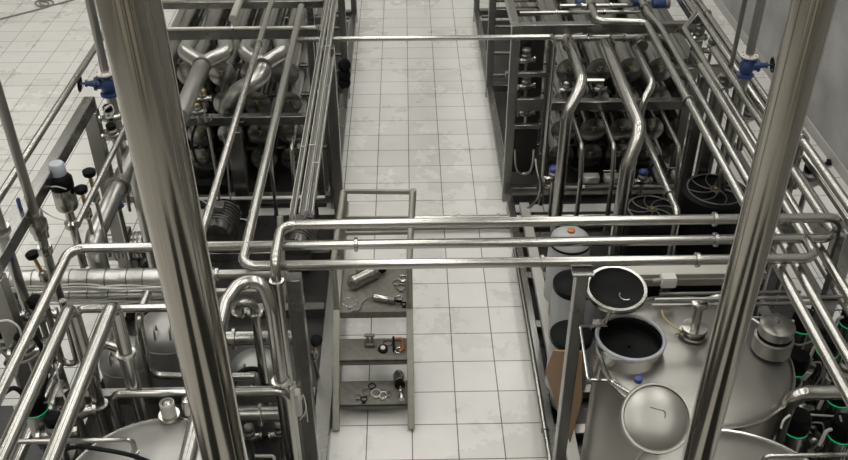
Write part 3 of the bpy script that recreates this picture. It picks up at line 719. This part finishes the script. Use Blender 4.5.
# valve cluster with green lights
vp = None
def ctlvalve(label, c, loc=None):
    c = V(c); t = thing('control_valve', label, 'valve', V((c.x, c.y, .1)), 'control valves with green lights')
    part('body', MB().lathe([(.03, .1 - c.z), (.03, -.62), (.075, -.62), (.085, -.55), (.085, -.5), (.04, -.48), (.04, -.3), (.066, -.29), (.066, -.06), (.06, -.05)], c, (0, 0, 1), 24), 'shell', t)
    part('light_ring', MB().torus(c + V((0, 0, -.04)), (0, 0, 1), .062, .0085, 28, 8), 'led', t)
    part('head', MB().lathe([(.06, -.05), (.07, -.035), (.07, .05), (.06, .075), (.02, .08)], c, (0, 0, 1), 26), 'black', t)
    part('fitting', MB().tube([c + V((-.06, -.01, .02)), c + V((-.1, -.02, .02)), c + V((-.11, -.02, -.1))], .01, .02, 8), 'white', t)
    part('air_line', MB().smooth_tube([c + V((.06, -.01, .02)), c + V((.12, -.04, .04)), c + V((.15, -.03, -.1)), c + V((.1, 0, -.3))], .005, 6), 'cord', t)
    return t
cv = [((803, 322), 'nearest the lidded can'), ((797, 364), 'second below the lidded can'), ((829, 346), 'between the two slanting pipes'), ((840, 394), 'above the hooked pipe at right edge'), ((797, 424), 'below the hooked pipe'), ((842, 430), 'lowest at the right edge'), ((822, 312), 'under the slanting pipe'), ((852, 318), 'behind the slanting pipes at the right edge')]
for (px, py), w in cv:
    p = at(px, py, z=1.25)
    lab = 'black topped control valve with green ring, ' + w
    if vp is None: vp = ctlvalve(lab, p); vpz = p
    else: dup(vp, (p.x, p.y, .1), lab)
# left cluster
for (px, py), w in [((34, 404), 'at the left edge between sloping pipes')]:
    p = at(px, py, z=1.25); dup(vp, (p.x, p.y, .1), 'black topped control valve with green ring, ' + w)
# pipes over the valve cluster
a = at(852, 392, z=1.5); b_ = at(795, 397, z=1.5)
pipe('thick hooked pipe over the valves at the right edge', [V((a.x + .3, a.y, 1.5)), Y(V((b_.x, 0, 1.5)), a.y), V((b_.x, a.y, .3))], .042, bend=.09)
a = at(800, 137, z=2.12); b_ = at(848, 213, z=2.12)
t = thing('guard_rail', 'outer guard rail pipe with post at the right edge of the skid', 'rail', (a.x, a.y, 0))
part('rail', MB().tube([V((a.x, a.y, 2.12)), V((a.x, 3.2, 2.12))], .03, n=16), 'steel', t)
part('post', MB().tube([V((a.x, a.y, 0)), V((a.x, a.y, 2.09))], .045, n=16), 'frame', t)
part('elbow', MB().tube([V((a.x, a.y - .05, 2.12)), V((a.x, a.y + .08, 2.12)), V((a.x, a.y + .08, 1.9))], .045, .06, 16), 'steel', t)
part('post', MB().tube([V((a.x, 3.4, 0)), V((a.x, 3.4, 2.09))], .04, n=16), 'frame', t)
# more lengthways pipes at lower levels on the right skid
for i, (x, z, ya, yb_, w) in enumerate(((xR4 - .10, 1.70, 3.3, 7.5, 'first left of the guard rail'), (xR5 + .07, 1.68, 3.3, 7.5, 'below the guard rail'))):
    pipe('lower lengthways pipe on the right skid, ' + w, [(x, yb_, z), (x, ya, z), (x, ya, .4)], .027, clamps=[(0, .3), (0, .62)])
t = thing('support_frame', 'satin steel frame carrying the lengthways pipes on the right skid', 'frame', (2.5, 6, 0))
for y in (7.35, 4.95):
    part('cross_beam', MB().beam((2.3, y, 1.60), (2.98, y, 1.60), .07, .08), 'frame', t)
    part('post', MB().beam((2.94, y, .03), (2.94, y, 1.56), .08, .07), 'frame', t)
for px, py in ((705, 74), (718, 90)):
    p = at(px, py, z=1.84); part('post', MB().beam((p.x, p.y, .03), (p.x, p.y, 1.84), .09, .07), 'frame', t)
part('long_beam', MB().beam((2.94, 5.0, .9), (2.94, 7.3, .9), .06, .07), 'frame', t)

# ================================================================== LEFT VESSELS
TL = tank('dull steel tank dome in the bottom left behind the sloping pipes', -1.40, 3.24, .50, 1.20, .10, 'dome')
c = at(168, 409, z=1.28)
t = thing('sight_cap', 'short capped fitting on the bottom left tank', 'fitting', c)
part('tube', MB().lathe([(.025, -.04), (.042, -.04), (.042, .05), (.036, .055), (.034, .03), (.005, .03)], c, (0, 0, 1), 24), 'white', t)
part('cap', MB().lathe([(.005, .03), (.03, .03), (.028, .05), (.008, .06)], c, (0, 0, 1), 20), 'steel', t)
part('flange', MB().lathe([(.03, -.055), (.062, -.055), (.06, -.04), (.03, -.04)], c, (0, 0, 1), 24), 'steel', t)
c = at(188, 404, z=1.3)
solo('dome_fitting', MB().lathe([(.02, -.06), (.04, -.06), (.04, 0), (.03, .04), (.005, .055)], c, (0, 0, 1), 20), 'steel', 'small domed steel fitting beside the capped one', 'fitting')
def vessel(label, cx, cy, r, z):
    t = thing('buffer_vessel', label, 'vessel', (cx, cy, 0.02))
    part('shell', MB().lathe([(r * .8, .02), (r * .95, .05), (r, .1), (r, z - .12), (r * .93, z - .05), (r * .7, z - .01), (r * .3, z + .01), (.01, z + .015)], (cx, cy, 0), n=44), 'vessel', t)
    part('rim_weld', MB().torus((cx, cy, z - .12), (0, 0, 1), r, .006, 44, 6), 'vessel', t)
    for s in (-1, 1): part('lug', MB().tube([(cx + s * .05, cy - r * .5, z + .0), (cx + s * .05, cy - r * .55, z + .06), (cx + s * .05, cy - r * .75, z + .03), (cx + s * .05, cy - r * .8, z - .06)], .008, .02, 8), 'vessel', t)
v = at(170, 330, z=1.05); vessel('pale round vessel left of the thick column', v.x, v.y, .215, 1.15)
v = at(127, 352, z=.95); vessel('smaller pale round vessel behind the clamp ring', v.x - .02, v.y, .17, 1.0)
v = at(255, 365, z=.6); vessel('dark shadowed vessel right of the thick column', v.x, v.y, .18, .66)
c = at(246, 306, z=1.35)
t = thing('elbow_valve', 'polished elbow valve right of the column under the arched pipe', 'valve', c)
part('elbow', MB().tube([c + V((-.05, .02, -.1)), c + V((-.05, 0, .03)), c + V((.05, 0, .03)), c + V((.05, 0, -.1)), c + V((.05, 0, -.9))], .03, .05, 16), 'steel', t)
part('clamp', ferrule(c + V((.05, 0, -.06)), (0, 0, 1), .034), 'steel', t)
part('clamp', ferrule(c + V((-.05, .01, -.06)), (0, 0, 1), .034), 'steel', t)
c = at(300, 380, z=1.0)
t = thing('junction_box', 'narrow pale box on the left skid post', 'box', c)
part('body', MB().box((-.72, 4.03, c.z), (.07, .05, .2), None, .006), 'white', t); part('lid', MB().box((-.72, 4.0, c.z), (.06, .012, .19), None, .004), 'white', t)
c = at(307, 416, z=.85)
t = thing('tee_handle', 'thin tee handle sticking out beside the left skid post', 'handle', c)
part('rod', MB().cyl(c + V((-.09, 0, 0)), c, .005, n=8), 'steel', t); part('bar', MB().cyl(c + V((0, 0, -.05)), c + V((0, 0, .05)), .007, n=8), 'steel', t)
solo('bent_handle', MB().tube([at(255, 456, z=.55), at(274, 456, z=.55), at(276, 470, z=.55)], .01, .02, 8), 'white', 'pale bent tube handle at the bottom edge by the arched pipe leg', 'handle')

# ================================================================== STEP LADDER
t = thing('step_ladder', 'dusty metal platform step ladder standing in the aisle', 'ladder', (-.28, 5.3, 0))
XL, XRt = -.565, -.01
for x in (XL, XRt):
    part('stile', MB().beam((x, 4.70, .0), (x, 5.36, .60), .05, .07), 'dirty', t)
    part('rear_leg', MB().beam((x + (.03 if x < -.3 else -.03), 6.05, .0), (x, 5.93, .6), .035, .035), 'dirty', t)
    part('handrail', MB().tube([(x, 5.38, .56), (x, 5.38, 1.05), (x + (.06 if x < -.3 else .03), 5.9, 1.32)], .022, .06, 10), 'dirty', t)
    part('guard_post', MB().tube([(x, 5.9, .58), (x + (.07 if x < -.3 else .04), 5.9, 1.33)], .024, n=10), 'dirty', t)
    part('side_rail', MB().beam((x, 5.36, .59), (x, 5.93, .59), .05, .08), 'dirty', t)
part('guard_rail', MB().beam((-.50, 5.9, 1.325), (.035, 5.9, 1.31), .025, .035), 'dirty', t)
part('guard_rail', MB().beam((-.50, 5.9, 1.08), (.02, 5.9, 1.07), .02, .03), 'dirty', t)
part('guard_rail', MB().beam((-.53, 5.9, .93), (.01, 5.9, .93), .02, .03), 'dirty', t)
part('cross_brace', MB().beam((-.55, 6.03, .12), (-.02, 6.03, .12), .02, .04), 'dirty', t)
for y, z, d in ((4.83, .135, .25), (5.07, .36, .24)):
    part('tread', MB().box((-.2875, y + d / 2, z - .012), (.53, d, .024), None, .006).box((-.2875, y + .008, z - .03), (.53, .016, .05)), 'tread', t)
part('platform', MB().box((-.2875, 5.63, .588), (.53, .58, .024), None, .006).box((-.2875, 5.345, .57), (.53, .016, .06)), 'tread', t)

ZP = .60
# things on the platform
a = at(352, 283, z=ZP + .055); b_ = at(384, 267, z=ZP + .055); d = (b_ - a).normalized()
t = thing('pump_cartridge', 'polished cylinder with black spout lying on the ladder platform', 'cylinder', a - V((0, 0, .055)))
part('barrel', MB().lathe([(.02, -.03), (.045, -.02), (.062, 0), (.062, .03), (.057, .035), (.057, .19), (.062, .195), (.062, .225), (.02, .235)], a, d, 28), 'steel', t)
part('neck', MB().lathe([(.025, .235), (.025, .28), (.04, .28), (.04, .31), (.02, .315)], a, d, 18), 'black', t)
part('spout', MB().lathe([(.014, .31), (.012, .42)], a, d, 12), 'black', t)
def ring(label, px, py, z, R, r, ax=(0, 0, 1), m_='steel', name='clamp_ring'):
    p = at(px, py, z=z + r); o = MB().torus(p, ax, R, r, 24, 8)
    x, y = MB.frame(V(ax)); o.box(p + x * (R + .012), (.03, .018, .016))
    return solo(name, o, m_, label, 'clamp')
ring('thin wire ring lying at the left of the ladder platform', 350, 302, ZP, .055, .004)
ring('pipe clamp ring behind the tools on the ladder platform', 403, 278, ZP, .032, .008)
ring('pipe clamp ring near the right stile of the platform', 401, 287, ZP, .036, .008, m_='dull')
ring('pipe clamp ring nearest the platform front edge', 399, 298, ZP, .026, .007)
ring('small dark clamp ring beside the platform right stile', 396, 282, ZP, .024, .006, m_='dull')
a = at(373, 297, z=ZP + .032); b_ = at(398, 301, z=ZP + .032); d = (b_ - a).normalized()
t = thing('air_tool', 'small steel air tool lying in front of the cylinder', 'tool', a - V((0, 0, .032)))
part('barrel', MB().lathe([(.02, 0), (.03, .01), (.03, .10), (.022, .12)], a, d, 20), 'steel', t)
part('grip', MB().lathe([(.022, .12), (.031, .125), (.031, .17), (.018, .18)], a, d, 16), 'dull', t)
part('nozzle', MB().cyl(a + d * .18, a + d * .23, .012, n=12), 'black', t)
solo('air_hose', MB().smooth_tube([a, a + V((-.05, .0, -.02)), a + V((-.09, -.05, -.022)), a + V((-.1, -.12, -.022)), a + V((-.16, -.13, -.022))], .006), 'dull', 'short thin hose curling left from the air tool', 'hose')
ring('dark hose clamp between the air tool and the platform right stile', 404, 304, ZP, .02, .006, m_='rubber')
ring('flat gasket ring at the back left of the ladder platform', 360, 270, ZP, .03, .004, m_='rubber')
# second step
ZS = .36
p = at(370, 346, z=ZS)
t = thing('tri_clamp', 'upright double ended clamp standing on the middle step', 'clamp', p)
part('bolt', MB().cyl(p + V((-.015, 0, .0)), p + V((-.015, .0, .11)), .01, n=10).cyl(p + V((.018, 0, 0)), p + V((.018, 0, .11)), .01, n=10), 'steel', t)
part('jaw', MB().box(p + V((0, 0, .11)), (.08, .03, .02), None, .006).box(p + V((0, 0, .02)), (.08, .05, .03), None, .006), 'dull', t)
p = at(383, 350, z=ZS)
t = thing('valve_disc', 'round black disc with bright hub on the middle step', 'disc', p)
part('disc', MB().lathe([(.01, 0), (.036, 0), (.04, .01), (.036, .022), (.01, .024)], p, (0, -.2, 1), 24), 'black', t)
part('hub', MB().lathe([(.001, .02), (.018, .022), (.018, .035), (.001, .038)], p, (0, -.2, 1), 18), 'white', t)
p = at(388, 343, z=ZS)
solo('gasket', MB().torus(p + V((0, 0, .008)), (0, 0, 1), .03, .008, 24, 8), 'dull', 'dull round gasket behind the black disc', 'gasket')
p = at(398, 348, z=ZS)
t = thing('hand_clamp', 'orange handled clamp against the right stile of the middle step', 'clamp', p)
part('jaw', MB().beam(p + V((-.03, -.05, .02)), p + V((-.035, .09, .03)), .018, .03), 'black', t)
part('handle', MB().tube([p + V((-.03, .08, .02)), p + V((.035, .08, .025)), p + V((.04, -.03, .02)), p + V((.01, -.06, .02))], .01, .02, 10), 'orange', t)
part('screw', MB().torus(p + V((.01, -.05, .02)), (0, 0, 1), .03, .007, 20, 8, 3.0, 6.3), 'steel', t)
# first step
ZS = .135
p = at(399, 377, z=ZS + .05); q = at(402, 402, z=ZS + .05); d = (q - p).normalized()
t = thing('nozzle_head', 'polished round headed spray nozzle lying on the lowest step', 'nozzle', p - V((0, 0, .05)))
part('head', MB().lathe([(.005, -.06), (.03, -.05), (.046, -.02), (.048, .02), (.044, .05), (.03, .06)], p, d, 26), 'steel', t)
part('collar', MB().lathe([(.03, .06), (.04, .065), (.04, .09), (.02, .1)], p, d, 20), 'black', t)
part('shank', MB().lathe([(.014, .1), (.014, .15), (.024, .15), (.024, .17), (.012, .17), (.012, .2), (.022, .2), (.02, .235)], p, d, 16), 'steel', t)
ring('clamp half lying left of the lowest step middle', 367, 391, ZS, .03, .006, m_='dull')
ring('pipe clamp ring in the middle of the lowest step', 376, 393, ZS, .036, .007, m_='tray')
ring('pipe clamp ring right of the middle on the lowest step', 383, 395, ZS, .032, .007, m_='steel')
ring('dark clamp ring beside the spray nozzle', 388, 393, ZS, .022, .006, m_='dull')
ring('black gasket ring behind the clamps on the lowest step', 372, 386, ZS, .026, .005, m_='rubber')
ring('black gasket ring near the front of the lowest step', 364, 399, ZS, .022, .005, m_='rubber')
ring('small clamp ring at the far left of the lowest step', 358, 396, ZS, .018, .006, m_='dull')

# ================================================================== SMALL FITTINGS, HOSES AND CABLES
def hose(label, pxs, y, r=.008, m_='cord', dy=0., name='hose'):
    n_ = len(pxs); return solo(name, MB().smooth_tube([at(a, b, y=y + dy * k / max(1, n_ - 1)) for k, (a, b) in enumerate(pxs)], r), m_, label, 'hose')
def tbox(label, px, py, y, sz, m_='black'):
    p = at(px, py, y=y); t = thing('terminal_box', label, 'box', p - V((0, 0, sz[2] / 2)))
    part('body', MB().box(p, sz, None, .006), m_, t)
    part('cover', MB().box(p + V((0, -sz[1] / 2 - .004, 0)), (sz[0] * .9, .008, sz[2] * .85), None, .003), m_, t)
    part('plate', MB().box(p + V((-sz[0] * .3, -sz[1] / 2 - .01, sz[2] * .1)), (.035, .004, .03)), 'white', t, 'small white plate')
    return t
def dvalve(label, p, foot, s=1., knob='black'):
    # small hygienic diaphragm valve: body, two ends, bonnet, hand knob
    p = V(p); t = thing('diaphragm_valve', label, 'valve', V((p.x, p.y, foot)))
    part('body', MB().lathe([(.022 * s, -.09 * s), (.034 * s, -.09 * s), (.034 * s, -.075 * s), (.024 * s, -.07 * s), (.04 * s, -.02 * s), (.04 * s, .02 * s), (.024 * s, .07 * s), (.034 * s, .075 * s), (.034 * s, .09 * s), (.022 * s, .09 * s)], p, (1, .2, 0), 16), 'steel', t)
    part('bonnet', MB().lathe([(.036 * s, .02 * s), (.046 * s, .03 * s), (.046 * s, .055 * s), (.03 * s, .07 * s)], p, (0, 0, 1), 18), 'dull', t)
    part('knob', MB().lathe([(.022 * s, .07 * s), (.042 * s, .078 * s), (.044 * s, .11 * s), (.03 * s, .125 * s), (.005, .128 * s)], p, (0, 0, 1), 14), knob, t)
    part('riser', MB().cyl((p.x, p.y, foot), p - V((0, 0, .015)), .016 * s, n=12), 'thin', t)
    return t
# left rack, low front
tbox('long black terminal box low at the front of the left rack', 206, 187, 7.35, (.42, .1, .12))
pipe('thin pale pipe level along the foot of the left rack', [at(180, 199, y=7.3), V((-.80, 7.3, at(180, 199, y=7.3).z))], .016, 'white')
hose('white cable drooping low in front of the left rack', [(196, 196), (206, 203), (218, 212), (230, 222), (240, 219), (252, 221)], 7.0, .006, 'white')
hose('thin grey cable hanging left of the rack centre post', [(222, 133), (226, 150), (229, 185), (232, 205), (239, 218)], 7.2, .008)
hose('thin steel conduit dropping left of the rack centre post', [(208, 128), (212, 150), (217, 180), (221, 215)], 7.25, .012, 'thin')
hose('black hose looping below the left rack middle beam', [(196, 125), (192, 140), (196, 160), (206, 165), (210, 150), (205, 130)], 7.3, .012, 'rubber')
for i, (tx, ty, w) in enumerate(((270, 150, 'left of the lengthways pipe'), (292, 152, 'right of the lengthways pipe'), (312, 150, 'beside the cable trays'))):
    a = at(tx, ty, y=7.35)
    pipe('thin crooked pipe under the left rack tubes, ' + w, [V((a.x, 7.95, a.z + .05)), a + V((0, 0, .05)), a + V((.0, -.05, -.2)), V((a.x, a.y - .05, .12))], .02, bend=.05)
for (px, py, w) in ((203, 99, 'upper one left of the curled outlet'), (198, 112, 'lower one left of the curled outlet')):
    p = at(px, py, y=7.5); dvalve('small bright valve under the left manifold, ' + w, p, 1.06, .85, 'brass')
for px, py, w in ((208, 118, 'left'), (241, 119, 'right')):
    p = at(px, py, y=7.55)
    solo('pipe_clip', MB().torus(p, (0, 1, .2), .035, .008, 20, 8), 'steel', 'round pipe clip on the left rack middle beam, %s of the two' % w, 'clip')
pipe('pale pipe lying along the top beam of the left rack', [at(165, 29, z=1.93), V((-.80, at(165, 29, z=1.93).y, 1.93))], .016, 'tray', clamps=[(0, .45)])
pipe('pale flat conduit lengthways over the left rack tubes', [V((at(236, 10, z=1.95).x, 11, 1.95)), V((at(236, 10, z=1.95).x, 7.75, 1.95))], .035, 'tray')
# beneath the left blue valve
for px, py, y, w in ((110, 118, 6.4, 'directly below'), (113, 136, 6.3, 'lower, by the column')):
    dvalve('small black knob valve under the left blue valve, ' + w, at(px, py, y=y), .9, .9)
hose('thin wire coil hanging under the left blue valve', [(104, 108), (111, 105), (114, 112), (108, 118), (104, 111), (109, 106)], 6.3, .005, 'white')
p = at(117, 200, y=6.05)
t = thing('lever_valve', 'small blue lever valve behind the thick column', 'valve', p)
part('body', MB().lathe([(.02, -.07), (.045, -.06), (.03, -.02), (.04, 0), (.03, .02), (.045, .06), (.02, .07)], p, (0, 0, 1), 18), 'blue', t)
part('lever', MB().tube([p + V((0, 0, -.09)), p + V((-.05, -.02, -.10)), p + V((-.15, -.05, -.2))], .008, .02, 8), 'dull', t)
part('riser', MB().cyl(V((p.x, p.y, .6)), p - V((0, 0, .06)), .02, n=12), 'steel', t)
# far left corner
for px, py, z, w in ((8, 318, 1.25, 'nearest the left edge'), (40, 316, 1.2, 'right of the first'), (28, 352, 1.15, 'lower between the sloping pipes'), (6, 345, 1.1, 'cut by the left edge'), (77, 412, 1.15, 'beside the dented dome'), (58, 434, 1.1, 'below the thin elbow pipe')):
    dvalve('black knobbed valve in the left corner, ' + w, at(px, py, z=z), .12, 1.25)
for k, (x0, z, w) in enumerate(((-2.12, .84, 'first'), (-2.22, .7, 'second'), (-2.33, .9, 'third'))):
    pipe('lengthways pipe low in the left corner, %s from the aisle' % w, [(x0, 4.5, z), (x0, 2.6, z), (x0, 2.6, .2)], .03)
hose('pale cable arching in the left corner', [(0, 321), (10, 321), (20, 330), (22, 350), (16, 375)], 3.9, .006, 'white')
hose('black hose under the second sloping pipe', [(34, 336), (42, 350), (46, 375), (40, 400)], 3.8, .014, 'rubber')
hose('thin white wires beside the bottom left tank', [(56, 365), (60, 385), (68, 410), (66, 430)], 3.7, .005, 'white')
hose('black cable lying over the bottom left tank dome', [(60, 450), (80, 447), (105, 450), (130, 455), (150, 462)], 3.0, .011, 'rubber')
for k, (px, py, w) in enumerate(((5, 300, 'nearest the left edge'), (20, 335, 'second from the left edge'), (48, 335, 'third from the left edge'), (60, 380, 'beside the third sloping pipe'))):
    p = at(px, py, z=1.0)
    pipe('upright pipe with top elbow in the left corner, ' + w, [(p.x, p.y, .008), (p.x, p.y, 1.0), (p.x + .02, p.y - .28, 1.0)], .032, 'thin', clamps=[(0, .8)], bend=.07)
hose('grey cable drooping between the left corner pipes', [(0, 350), (14, 362), (30, 360), (44, 348)], 3.9, .008)
hose('black hose curling beside the left corner valves', [(2, 395), (14, 388), (24, 398), (20, 420)], 3.5, .013, 'rubber')
# low right of the thick column
for px, py, z, w in ((250, 437, .3, 'left'), (280, 434, .3, 'right')):
    dvalve('steel drain valve at the skid floor right of the column, ' + w, at(px, py, z=z), .06, .9, 'dull')
hose('thin hanging wires beside the left skid post', [(300, 405), (303, 395), (306, 410), (300, 420)], 3.9, .004, 'white')
p = at(250, 383, z=.67)
solo('hose_ring', MB().torus(p, (0, -.3, 1), .11, .018, 32, 10), 'rubber', 'black rubber ring above the level pipes right of the column', 'ring')
p = at(316, 343, z=.5)
knobvalve('small black knob valve right of the left skid post', p, (.2, -.3, 1), .06)
def hmotor(label, p, d, r, L):
    p = V(p); d = V(d).normalized(); t = thing('pump_motor', label, 'motor', V((p.x, p.y, .06)))
    b = MB().lathe([(r * .6, -L * .5), (r * .98, -L * .47), (r, -L * .3), (r, L * .35), (r * .8, L * .42), (r * .35, L * .45), (r * .35, L * .55)], p, d, 28)
    part('body', b, 'shell', t)
    fins = MB()
    for k in range(7): fins.lathe([(r, -.006), (r * 1.05, -.006), (r * 1.05, .006), (r, .006)], p + d * L * (-.25 + .085 * k), d, 28)
    part('cooling_fins', fins, 'dull', t)
    part('foot', MB().box((p.x, p.y, (p.z - r + .06) / 2 + .03), (r * 1.4, L * .5, max(.03, p.z - r * .9 - .06))), 'frame', t)
    part('terminal_cover', MB().box(p + V((0, 0, r + .03)), (.09, .11, .06), None, .008), 'dull', t)
for px, py, w in ((222, 222, 'between the two lengthways pipes'), (300, 236, 'beside the cable trays'), (345, 250, '')):
    if w: hmotor('horizontal finned pump motor low on the left skid, ' + w, at(px, py, z=.34), (.1, 1, 0), .14, .5)
hmotor('horizontal finned pump motor low on the left skid, beyond the foil wrapped pipes', at(128, 246, z=.34), (1, .1, 0), .12, .4)
# inside the right rack, front bay
for py, w in ((60, 'top'), (86, 'second'), (113, 'third')):
    p = at(526, py, y=7.9); dvalve('small steel valve behind the rungs of the right rack, %s one' % w, p, p.z - .12, .95, 'dull')
hose('pale hose bent in a U low in the front bay of the right rack', [(515, 150), (516, 165), (519, 172), (524, 174), (530, 171), (533, 162), (534, 150)], 7.68, .013, 'thin')
hose('bright hose curving down to the floor at the right rack corner', [(536, 158), (538, 172), (541, 184), (539, 196), (532, 205), (524, 211)], 7.4, .015, 'steel')
hose('short bright hose joining the crooked hose at the right rack', [(539, 182), (546, 186), (552, 186)], 7.4, .013, 'steel')
for k, (px, py, w) in enumerate(((591, 178, 'left of the two'), (612, 178, 'right of the two'), (680, 175, 'far right, by the fan motor'))):
    tbox('pale label box under the right tubes, ' + w, px, py, 7.3, (.15, .08, .07), 'tray')
pipe('level dark pipe at the foot of the right rack', [(1.35, 7.35, at(580, 188, y=7.35).z), (2.55, 7.35, at(580, 188, y=7.35).z)], .026, 'dull', clamps=[(0, .25), (0, .6)])
for px, py, w in ((553, 178, 'behind the aisle side bend'), (642, 181, 'left of the bright slim pipe')):
    dvalve('small blue knobbed valve below the right tubes, ' + w, at(px, py, y=7.25), .12, 1.0, 'blueh')
for px, py, w in ((610, 171, 'middle'), (674, 168, 'right')):
    p = at(px, py, y=7.35)
    solo('bar_handle', MB().cyl(p - V((.06, 0, 0)), p + V((.06, 0, 0)), .008, n=8).cyl(p, p - V((0, -.06, .08)), .008, n=8), 'steel', 'small tee bar handle under the right tubes, %s one' % w, 'handle')
hose('black hose sagging under the right tubes', [(560, 150), (568, 165), (580, 170), (590, 158)], 7.6, .014, 'rubber')
hose('second black hose sagging under the right tubes', [(625, 150), (632, 168), (648, 170), (658, 155)], 7.6, .014, 'rubber')
for px, py, w in ((608, 108, 'second row'), (577, 88, 'top row'), (637, 108, 'second row, right of the long bend')):
    hose('dark hose link between the right rack tubes, ' + w, [(px - 12, py - 6), (px - 6, py + 3), (px, py + 4), (px + 5, py - 3)], 7.9, .013, 'rubber')
for px, py, w in ((566, 90, 'left'), (600, 89, 'middle')):
    dvalve('small steel valve among the right tube ends, ' + w, at(px, py, y=7.85), at(px, py, y=7.85).z - .15, .7, 'steel')
for px0, px1, py, z, w in ((560, 632, 6, 1.75, 'upper'), (520, 640, 13, 1.6, 'lower')):
    a = at(px0, py, z=z); b_ = at(px1, py, y=a.y)
    pipe('level pale pipe across the rear of the right rack, %s one' % w, [(a.x, a.y, z), (b_.x, a.y, z)], .02, 'thin', clamps=[(0, .3), (0, .7)])
for px, py, w in ((583, 3, 'left'), (640, 2, 'middle'), (660, 4, 'right')):
    p = at(px, py, z=1.7)
    t = thing('blue_motor', 'small blue motor housing far back on the right rack, ' + w, 'motor', p)
    part('body', MB().lathe([(.03, -.08), (.045, -.07), (.045, .06), (.03, .08)], p, (1, 0, 0), 20), 'blue', t)
    part('cover', MB().lathe([(.047, .05), (.047, .09), (.03, .1)], p, (1, 0, 0), 20), 'dull', t)
# upper right clutter
for px, py, z, w in ((698, 38, 1.75, 'left'), (711, 50, 1.72, 'right'), (722, 86, 1.8, 'at the clamp of the zigzag pipe'), (748, 100, 1.75, 'below the right blue valve'), (748, 118, 1.6, 'lowest below the right blue valve')):
    dvalve('small steel valve between the lengthways pipes, ' + w, at(px, py, z=z), 1.3, .9, 'dull')
dvalve('black knob valve beyond the right column', at(808, 182, z=1.5), .3, 1.3)
p = at(826, 165, z=.02)
solo('floor_scrap', MB().box(p + V((-.03, 0, .006)), (.14, .05, .012), Matrix.Rotation(.5, 3, 'Z'), .004).box(p + V((.05, .05, .006)), (.05, .12, .012), Matrix.Rotation(-.3, 3, 'Z'), .004), 'black', 'small black scrap on the floor by the grey wall', 'scrap')
# right valve cluster wiring
for k, (pts_, y, m_, w) in enumerate((
    ([(735, 433), (748, 413), (790, 414), (830, 416), (860, 420)], 3.6, 'white', 'white wire strung low across the right valves'),
    ([(840, 416), (845, 432), (852, 440)], 3.5, 'white', 'short white wire at the lower right edge'),
    ([(824, 352), (824, 372), (820, 388), (808, 392)], 3.9, 'cord', 'grey wire hanging between the right valves'),
    ([(781, 428), (784, 420), (790, 415)], 3.3, 'white', 'short white wire beside the lower right valve'),
    ([(790, 342), (800, 345), (815, 341), (826, 346)], 4.1, 'cord', 'grey wire behind the ringed valves'))):
    hose(w, pts_, y, .006, m_, 0, 'wire')
for px, py, z, w in ((812, 368, 1.05, 'beside the upper valves'), (812, 430, 1.0, 'between the two lowest valves'), (822, 440, 1.0, 'right at the bottom edge'), (770, 430, .9, 'next to the front tank'), (846, 372, 1.2, 'at the right edge')):
    dvalve('small steel valve in the dark right cluster, ' + w, at(px, py, z=z), .12, 1.1, 'black')
for px, py, w in ((808, 362, 'upper'), (806, 376, 'lower')):
    p = at(px, py, z=1.22)
    solo('paper_tag', MB().box(p, (.035, .012, .07), Matrix.Rotation(.4, 3, 'Y'), .003), 'yellow' if w == 'upper' else 'white', '%s of the two hanging tags among the right valves' % w, 'tag')
for k, (x, y, w) in enumerate(((2.52, 3.95, 'first'), (2.68, 3.6, 'second'), (2.42, 4.6, 'third'))):
    pipe('upright dark pipe among the right valves, %s from the tank' % w, [(x, y, .1), (x, y, 1.0), (x + .1, y + .2, 1.0), (x + .1, y + .2, .1)], .03, 'shell', bend=.07)
a = at(765, 456, z=1.62)
pipe('thin bright pipe above the front tank at the bottom right edge', [V((a.x, a.y, 1.5)), V((a.x, a.y, 1.62)), V((2.9, a.y, 1.62))], .012, bend=.03)

# ================================================================== CORD ON THE FLOOR
pts = [at(x, y, z=.012) for x, y in ((-10, 21), (0, 19), (20, 14), (40, 9), (52, 5), (52, 1), (42, 0), (35, 3), (40, 6.5), (48, 5), (47, 2), (40, 2), (42, 5), (52, 5), (72, 0), (84, -4))]
solo('power_cord', MB().smooth_tube(pts, .011, 6, 5), 'cord', 'dark cord with a coil lying on the open tiled floor', 'cord')

# ================================================================== WORLD / OUTPUT
w = bpy.data.worlds.new('hall_air'); SC.world = w; w.use_nodes = True
w.node_tree.nodes['Background'].inputs['Color'].default_value = (.9, .9, .88, 1); w.node_tree.nodes['Background'].inputs['Strength'].default_value = .05
M['lamp'].node_tree.nodes['Principled BSDF'].inputs['Emission Strength'].default_value = 8.9
vs = SC.view_settings; vs.view_transform = 'Standard'; vs.look = 'None'; vs.gamma = 1; vs.use_curve_mapping = False; vs.exposure = 0.0
SC.display_settings.display_device = 'sRGB'
SC.cycles.use_denoising = True
SC.cycles.max_bounces = 8
